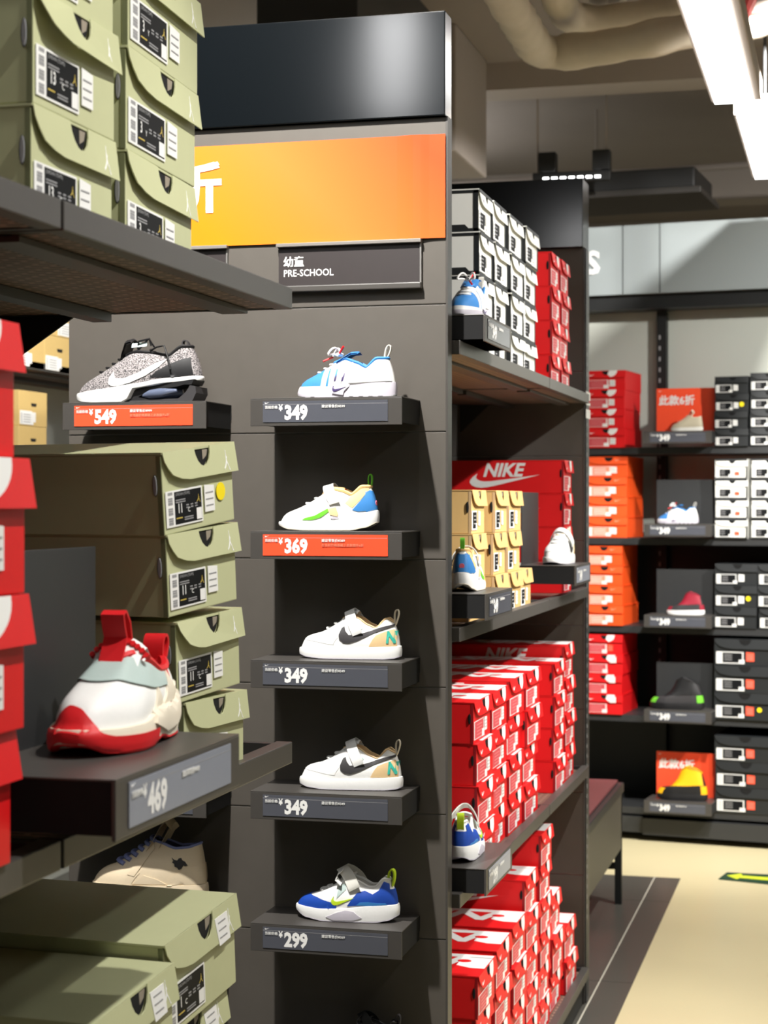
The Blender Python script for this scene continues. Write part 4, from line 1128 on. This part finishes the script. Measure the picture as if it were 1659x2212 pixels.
def runner(L, c=('s_royal', 's_white', 's_lime')):
    s = Shoe(L, [(0, .13), (.25, .12), (.5, .13), (.75, .165), (1, .175)], [(.42, .36), (.52, .42), (.62, .39), (.74, .335), (.80, .34), (.88, .42), (.935, .41)], .43, .935, a=.36, q=1.8, flare=.022, ZB=[(0, .075), (.12, .02), (.3, 0), (.8, 0), (.92, .02), (1, .06)])
    s.base(c[1], 's_white' if c[1] != 's_black' else 's_black', 's_lilac', 's_offwhite' if c[1] != 's_black' else 's_dark', collar=c[1], cr=.014)
    s.region('toe_overlay', -1.42, 1.42, .0, .30, c[0], off=.006, l1f=lambda p: .34 - .10 * abs(p))
    s.patch('forefoot_overlay', [(.10, .13), (.36, .12), (.34, .165), (.30, .185), (.24, .175), (.22, .20), (.12, .22)], c[0], off=.007)
    s.patch('heel_overlay', [(.535, .155), (.58, .22), (.63, .28), (.70, .30), (.78, .27), (.84, .31), (.88, .39), (.93, .37), (.96, .19), (.80, .17)], c[0], off=.007)
    s.region('heel_overlay', math.pi - .7, math.pi + .7, .03, .62, c[0], off=.006)
    s.patch('heel_inlay', [(.62, .165), (.66, .195), (.74, .20), (.82, .19), (.90, .19), (.92, .175), (.78, .165)], 's_blue' if c[0] == 's_royal' else 's_dark', off=.010)
    s.patch('swoosh_mark', swoosh(.375, .14, .23), c[2], off=.008, step=.014)
    s.patch('sole_patch', [(.33, .045), (.42, .085), (.52, .115), (.60, .105), (.68, .045), (.60, .02), (.40, .015)], 's_lilac', off=.005)  # lilac patch on the side of the midsole
    s.patch('side_panel', [(.43, .22), (.52, .31), (.50, .36), (.44, .33)], 's_ice', off=.005)
    s.tongue([(.44, .40), (.52, .44), (.58, .46)], .15, c[1])
    s.strap([(.61, -.145, .32), (.595, -.145, .35), (.56, -.12, .41), (.50, -.07, .47), (.455, -.03, .495), (.45, 0, .50)], (1, 0, .55), .12, 's_offwhite' if c[1] != 's_black' else 's_black')
    s.part('strap_end', MB().ribbon([s.pt(.47, -.13, .36), s.pt(.42, -.13, .41), s.pt(.435, -.10, .46), s.pt(.47, -.06, .49)], (0, 1, .4), .06 * L, .01 * L, c[1]))
    s.laces((.55, .7), 's_white' if c[1] != 's_black' else 's_dark', r=.013, spread=.5)
    s.loop(.925, .26, .95, .50, .042, c[2], .07, .014)
    return s
def airknit(L):
    s = Shoe(L, [(0, .085), (.25, .11), (.5, .145), (.75, .185), (1, .205)], [(.38, .37), (.5, .395), (.64, .385), (.76, .36), (.86, .43), (.92, .43)], .40, .925, a=.26, q=1.35, flare=.014)
    s.base('s_knit', 's_white', None, 's_black', collar='s_black', cr=.014, mid_bottom=[(0, .035), (.08, .01), (.2, 0), (.44, .0), (.50, .11), (.75, .15), (1, .17)])
    s.patch('heel_counter', [(.635, .195), (.68, .235), (.76, .28), (.88, .33), (.93, .34), (.955, .21), (.80, .185)], 's_black', off=.006)
    s.patch('swoosh_mark', [(.31, .145), (.315, .19), (.345, .235), (.352, .20), (.37, .185), (.43, .185), (.55, .23), (.66, .29), (.76, .33), (.70, .27), (.60, .205), (.48, .155), (.38, .13), (.33, .13)], 's_white', off=.007)
    ex = lambda a_, b_, t: (((a_) - .5) * L, t * L, b_ * L)
    mb = MB(); cprism(mb, [(.46, .012), (.46, .085), (.58, .115), (.75, .145), (.98, .175), (.96, .135), (.90, .135), (.84, .12), (.62, .095), (.53, .045), (.6, .03), (.84, .03), (.86, .018)], ex, -.118, .118, 's_black'); s.part('heel_cage', mb, False)
    mb = MB(); cprism(mb, [(.03, .022), (.10, -.002), (.88, -.002), (.97, .012), (1.0, .07), (.995, .12), (.95, .128), (.92, .08), (.86, .03), (.12, .010)], ex, -.128, .128, 's_dark'); s.part('outsole', mb, False)
    s.part('air_unit', MB().tube([s.pt(.565, 0, .062), s.pt(.60, 0, .065), s.pt(.70, 0, .07), s.pt(.80, 0, .078), s.pt(.85, 0, .085)], .1, 's_air', 12, rs=[.02 * L, .036 * L, .042 * L, .04 * L, .02 * L])); 
    m_ = MB()
    for sy in (-1,): m_.tube([s.pt(.56, sy * .10, .058), s.pt(.63, sy * .118, .066), s.pt(.72, sy * .12, .075), s.pt(.84, sy * .105, .09)], .03 * L, 's_air', 10, rs=[.012 * L, .034 * L, .036 * L, .014 * L])
    s.part('air_pod', m_)
    s.tongue([(.36, .34), (.38, .42), (.405, .49), (.45, .50)], .16, 's_black', bow=.03)
    s.part('tongue_tag', MB().ribbon([s.pt(.455, -.03, .455), s.pt(.46, -.07, .44), s.pt(.58, -.06, .45)], (0, .4, 1), .035 * L, .004 * L, 's_ice'))
    s.laces((.45, .58, .7, .82, .93), 's_black', r=.010, lift=.02)
    mb = MB()
    mb.tube([s.pt(.50, -.05, .42), s.pt(.52, -.08, .47), s.pt(.60, -.07, .49), s.pt(.64, -.05, .42), s.pt(.62, -.1, .40)], .008 * L, 's_black', 6)
    mb.tube([s.pt(.62, -.08, .40), s.pt(.68, -.12, .42), s.pt(.745, -.13, .43), s.pt(.78, -.14, .34), s.pt(.80, -.145, .25)], .007 * L, 's_black', 6)
    mb.tube([s.pt(.48, -.02, .40), s.pt(.56, -.02, .48), s.pt(.585, -.03, .495), s.pt(.60, -.02, .44)], .008 * L, 's_black', 6)
    s.part('bow', mb)
    s.loop(.90, .38, .86, .475, .03, 's_dark', .045)
    return s
def hightop(L, up='s_cream', collar='s_periwinkle', lace='s_periwinkle', inner='s_navy', mid='s_cream', ton='s_cream'):
    s = Shoe(L, [(0, .11), (.4, .115), (1, .135)], [(.52, .49), (.62, .47), (.76, .43), (.86, .44), (.96, .47)], .53, .955, a=.30, q=1.7, flare=.016, wc=.085, side_pow=1.2, woff=.25)
    s.base(up, mid, 's_gum', inner, collar=collar, cr=.011)
    s.region('toe_cap', -1.35, 1.35, .0, .30, up, off=.004)
    s.patch('eyestay', [(.36, .20), (.42, .19), (.58, .42), (.56, .47), (.50, .44)], up, off=.008)
    s.patch('heel_overlay', [(.70, .12), (.74, .20), (.84, .26), (.98, .30), (1.0, .14)], up, off=.007)
    s.patch('quarter_overlay', [(.40, .125), (.50, .20), (.62, .17), (.70, .13)], up, off=.006)
    s.tongue([(.50, .44), (.545, .50), (.585, .57), (.63, .65), (.67, .685)], .19, ton, th=.055, bow=.05)
    s.laces((.42, .54, .66, .78, .89, .98), lace, r=.020, spread=.7)
    return s
def winged(s):
    w_ = [(-1, .9), (-.6, .55), (-.25, .5), (-.05, .85), (.25, .9), (.4, .55), (.75, .35), (1.1, -.25), (.8, -.35), (.55, -.25), (.35, -.75), (.0, -.95), (-.2, -.6), (-.55, -.45), (-.6, -.05), (-.9, .2), (-.75, .45)]
    return s.patch('wing_emblem', [(.80 + a_ * .065, .305 + b_ * .052) for a_, b_ in w_], 's_dark', sides=(-1,), off=.006, th=.003, step=.012)
def slipon(L):         # chunky red, white and cream
    s = Shoe(L, [(0, .12), (.15, .115), (.35, .12), (.6, .17), (.75, .15), (1, .20)], [(.40, .36), (.48, .40), (.58, .37), (.72, .31), (.84, .31), (.93, .35)], .44, .925, a=.40, q=1.35, flare=.030, ws=1.12, wc=.10, ZB=[(0, .05), (.08, .012), (.2, 0), (.42, .0), (.55, .03), (.68, .004), (.9, .0), (1, .05)], side_pow=1.5)
    s.base('s_white', 's_gum', 's_red', 's_red', collar='s_red', cr=.022)
    # red rubber wrapping the toe, with a wavy top edge
    rows = []
    for k in range(9):
        row = []
        for j in range(49):
            ph = -1.5 + 3.0 * j / 48; top = .075 + .095 * math.exp(-((ph + .15) / .55) ** 2)
            z = max(.004, itp(s.ZB, .5 - .5 * math.cos(ph)) - .004) + top * k / 8
            x, y = s.outline(ph); ct = Vector((.42, 0, z)); dr = Vector((x - .42, y, 0)).normalized()
            h_ = s.bvh.ray_cast(ct + dr * 1.0, -dr)
            row.append((h_[0] if h_[0] is not None else Vector((x, y, z))) + dr * .007)
        rows.append(row)
    s.grid(rows, False, 's_red', 'toe_rubber')
    s.patch('midfoot_wrap', [(.42, .10), (.50, .17), (.56, .245), (.60, .16), (.68, .20), (.78, .30), (.84, .22), (.99, .24), (1.0, .12), (.80, .06), (.60, .05)], 's_gum', off=.012, th=.01)
    # broad elastic band over the instep
    s.region('instep_band', -1.95, 1.95, .55, .93, 's_ice', off=.010, n=36)
    s.patch('side_line', [(.80, .31), (.835, .30), (.77, .15), (.745, .15)], 's_red', off=.010)
    s.tongue([(.42, .36), (.47, .42), (.52, .46), (.56, .47)], .22, 's_white', th=.03, bow=.05)
    p = lambda x, y, z: s.pt(x, y, z)
    s.part('front_tab', MB().ribbon([p(.40, -.0, .365), p(.44, 0, .43), p(.462, 0, .475), p(.44, 0, .52), p(.425, 0, .575), p(.455, 0, .59), p(.50, 0, .54), p(.52, 0, .46)], (0, 1, 0), .11 * L, .010 * L, 's_red'))
    mb = MB(); 
    for k in range(13):
        an = k / 12; mb.tube([p(.50, -.13 + .26 * an, .465 - .07 * (2 * an - 1) ** 2), p(.52, -.13 + .26 * an, .45 - .07 * (2 * an - 1) ** 2)], .014 * L, 's_red', 6)
    s.part('tongue_edging', mb)
    s.loop(.915, .30, .955, .45, .045, 's_red', .10, .014)
    return s
def tallboot(L, shaft, body, accent, sole='s_black', hgt=.66):
    s = Shoe(L, [(0, .12), (.4, .12), (1, .14)], [(.5, hgt - .06), (.62, hgt), (.75, hgt - .05), (.9, hgt - .12)], .50, .90, a=.26, q=4.2, flare=.018, wc=.09, side_pow=1.1, woff=.65)
    s.base(body, sole, sole, 's_dark', collar=shaft, cr=.012)
    s.region('shaft_overlay', .55, 2.75, .40, .98, shaft, off=.008); s.region('shaft_overlay', -2.75, -.55, .40, .98, shaft, off=.008); s.region('shaft_overlay', -.6, .6, .62, .98, shaft, off=.009)
    s.region('heel_clip', 2.5, 3.78, .0, .38, accent, off=.012)
    s.region('toe_edge', -.7, .7, .0, .16, accent, off=.008)
    return s

# --- on the end panel
GP = 'children\'s shoes on the end panel'
def on_panel(s_fn, u0, u1, z, label, yo=.078, rz=0, **k):
    Y = YU + yo - .03; x0 = atY(u0, 1000, Y).x; x1 = atY(u1, 1000, Y).x; s = s_fn((x1 - x0) * .985, **k)
    s.place(((x0 + x1) / 2, YU + yo, z + .0006), rz, label, GP); return s
sP = on_panel(presto, 636, 848, ZU[0], 'pale blue and white sneaker with a red-tipped lace bow on the topmost ledge')
sB = on_panel(bounce, 596, 808, ZU[1], 'white sneaker with green stripe and sky blue heel above the orange 369 tag')
sC = on_panel(court, 640, 858, ZU[2], 'white strap shoe with dark swoosh, the upper of two alike on the panel', rz=R(-1))
sC.place(((atY(643, 0, YU + .05).x + atY(858, 0, YU + .05).x) / 2, YU + .08, ZU[3] + .0006), R(1.5), 'white strap shoe with dark swoosh, the lower of two alike on the panel', GP)
sR = on_panel(runner, 634, 852, ZU[4], 'white and royal blue shoe with lime heel loop above the 299 tag')
on_panel(runner, 700, 862, ZU6, 'black strap shoe at the bottom edge, under the 299 ledge', c=('s_black', 's_black', 's_dark'))
on_panel(airknit, 157, 427, ZC1, 'black and white knit runner with clear air heel above the orange 549 tag', .082)
a = atX(388, 0, -1); 
hx0, hx1 = atY(186, 0, YU + .04).x, atY(431, 0, YU + .04).x
sH = winged(hightop((hx1 - hx0) * .99)); sH.place(((hx0 + hx1) / 2, YU + .082, ZC2 + .0006), 0, 'cream high top with blue laces behind the lower green boxes', GP)
# --- on the runs
s = slipon(.225); s.place((-.712, 1.690, ZUL + .0006), R(90), 'red, white and cream slip-on standing on the near 469 ledge')
ya, za_ = RL[0]; sP.place((UX - .062, ya + .155, za_ + .0006), R(86), 'pale blue sneaker with bow on the top right shelf ledge, toe to the camera')
ya, za_ = RL[1]; sB.place((UX - .072, ya + .150, za_ + .0006), R(-84), 'sneaker with blue heel panel beside the tan boxes, heel to the camera')
ya, za_ = RL[2]; sR.place((UX - .072, ya + .140, za_ + .0006), R(-84), 'white and royal blue shoe on the third right ledge, heel to the camera')
ya, za_ = RL[3]; sC.place((UX - .062, ya + .135, za_ + .0006), R(84), 'white strap shoe facing the camera before the far red boxes')
# --- far wall
def on_wall(s, i, u0, u1, label, yo=.0):
    s0 = atW(u0, 0, .03)[0]; s1 = atW(u1, 0, .03)[0]; q = wpos((s0 + s1) / 2, .02, WL[i][2] + .0006); k = (s1 - s0) / s.L
    root = s.place(tuple(q), -WA, label, 'shoes on the far wall ledges'); root.scale = (k, k, k); return root
on_wall(hightop(.19, 's_beige', 's_gum', 's_gum', 's_beige', 's_offwhite', 's_gum'), 0, 1449, 1517, 'beige shoe with upright tongue in front of the upper orange board')
on_wall(sP, 1, 1420, 1507, 'pale blue and white sneaker on the second far wall ledge')
on_wall(tallboot(.19, 's_crimson', 's_dark', 's_crimson', 's_white', .62), 2, 1441, 1520, 'crimson and grey shoe with white sole on the middle far wall ledge')
on_wall(tallboot(.22, 's_black', 's_dark', 's_green', 's_black', .60), 3, 1405, 1518, 'black shoe with green toe and heel on the fourth far wall ledge')
on_wall(tallboot(.20, 's_yellow', 's_black', 's_yellow', 's_black', .68), 4, 1420, 1526, 'yellow and black boot in front of the lower orange board')
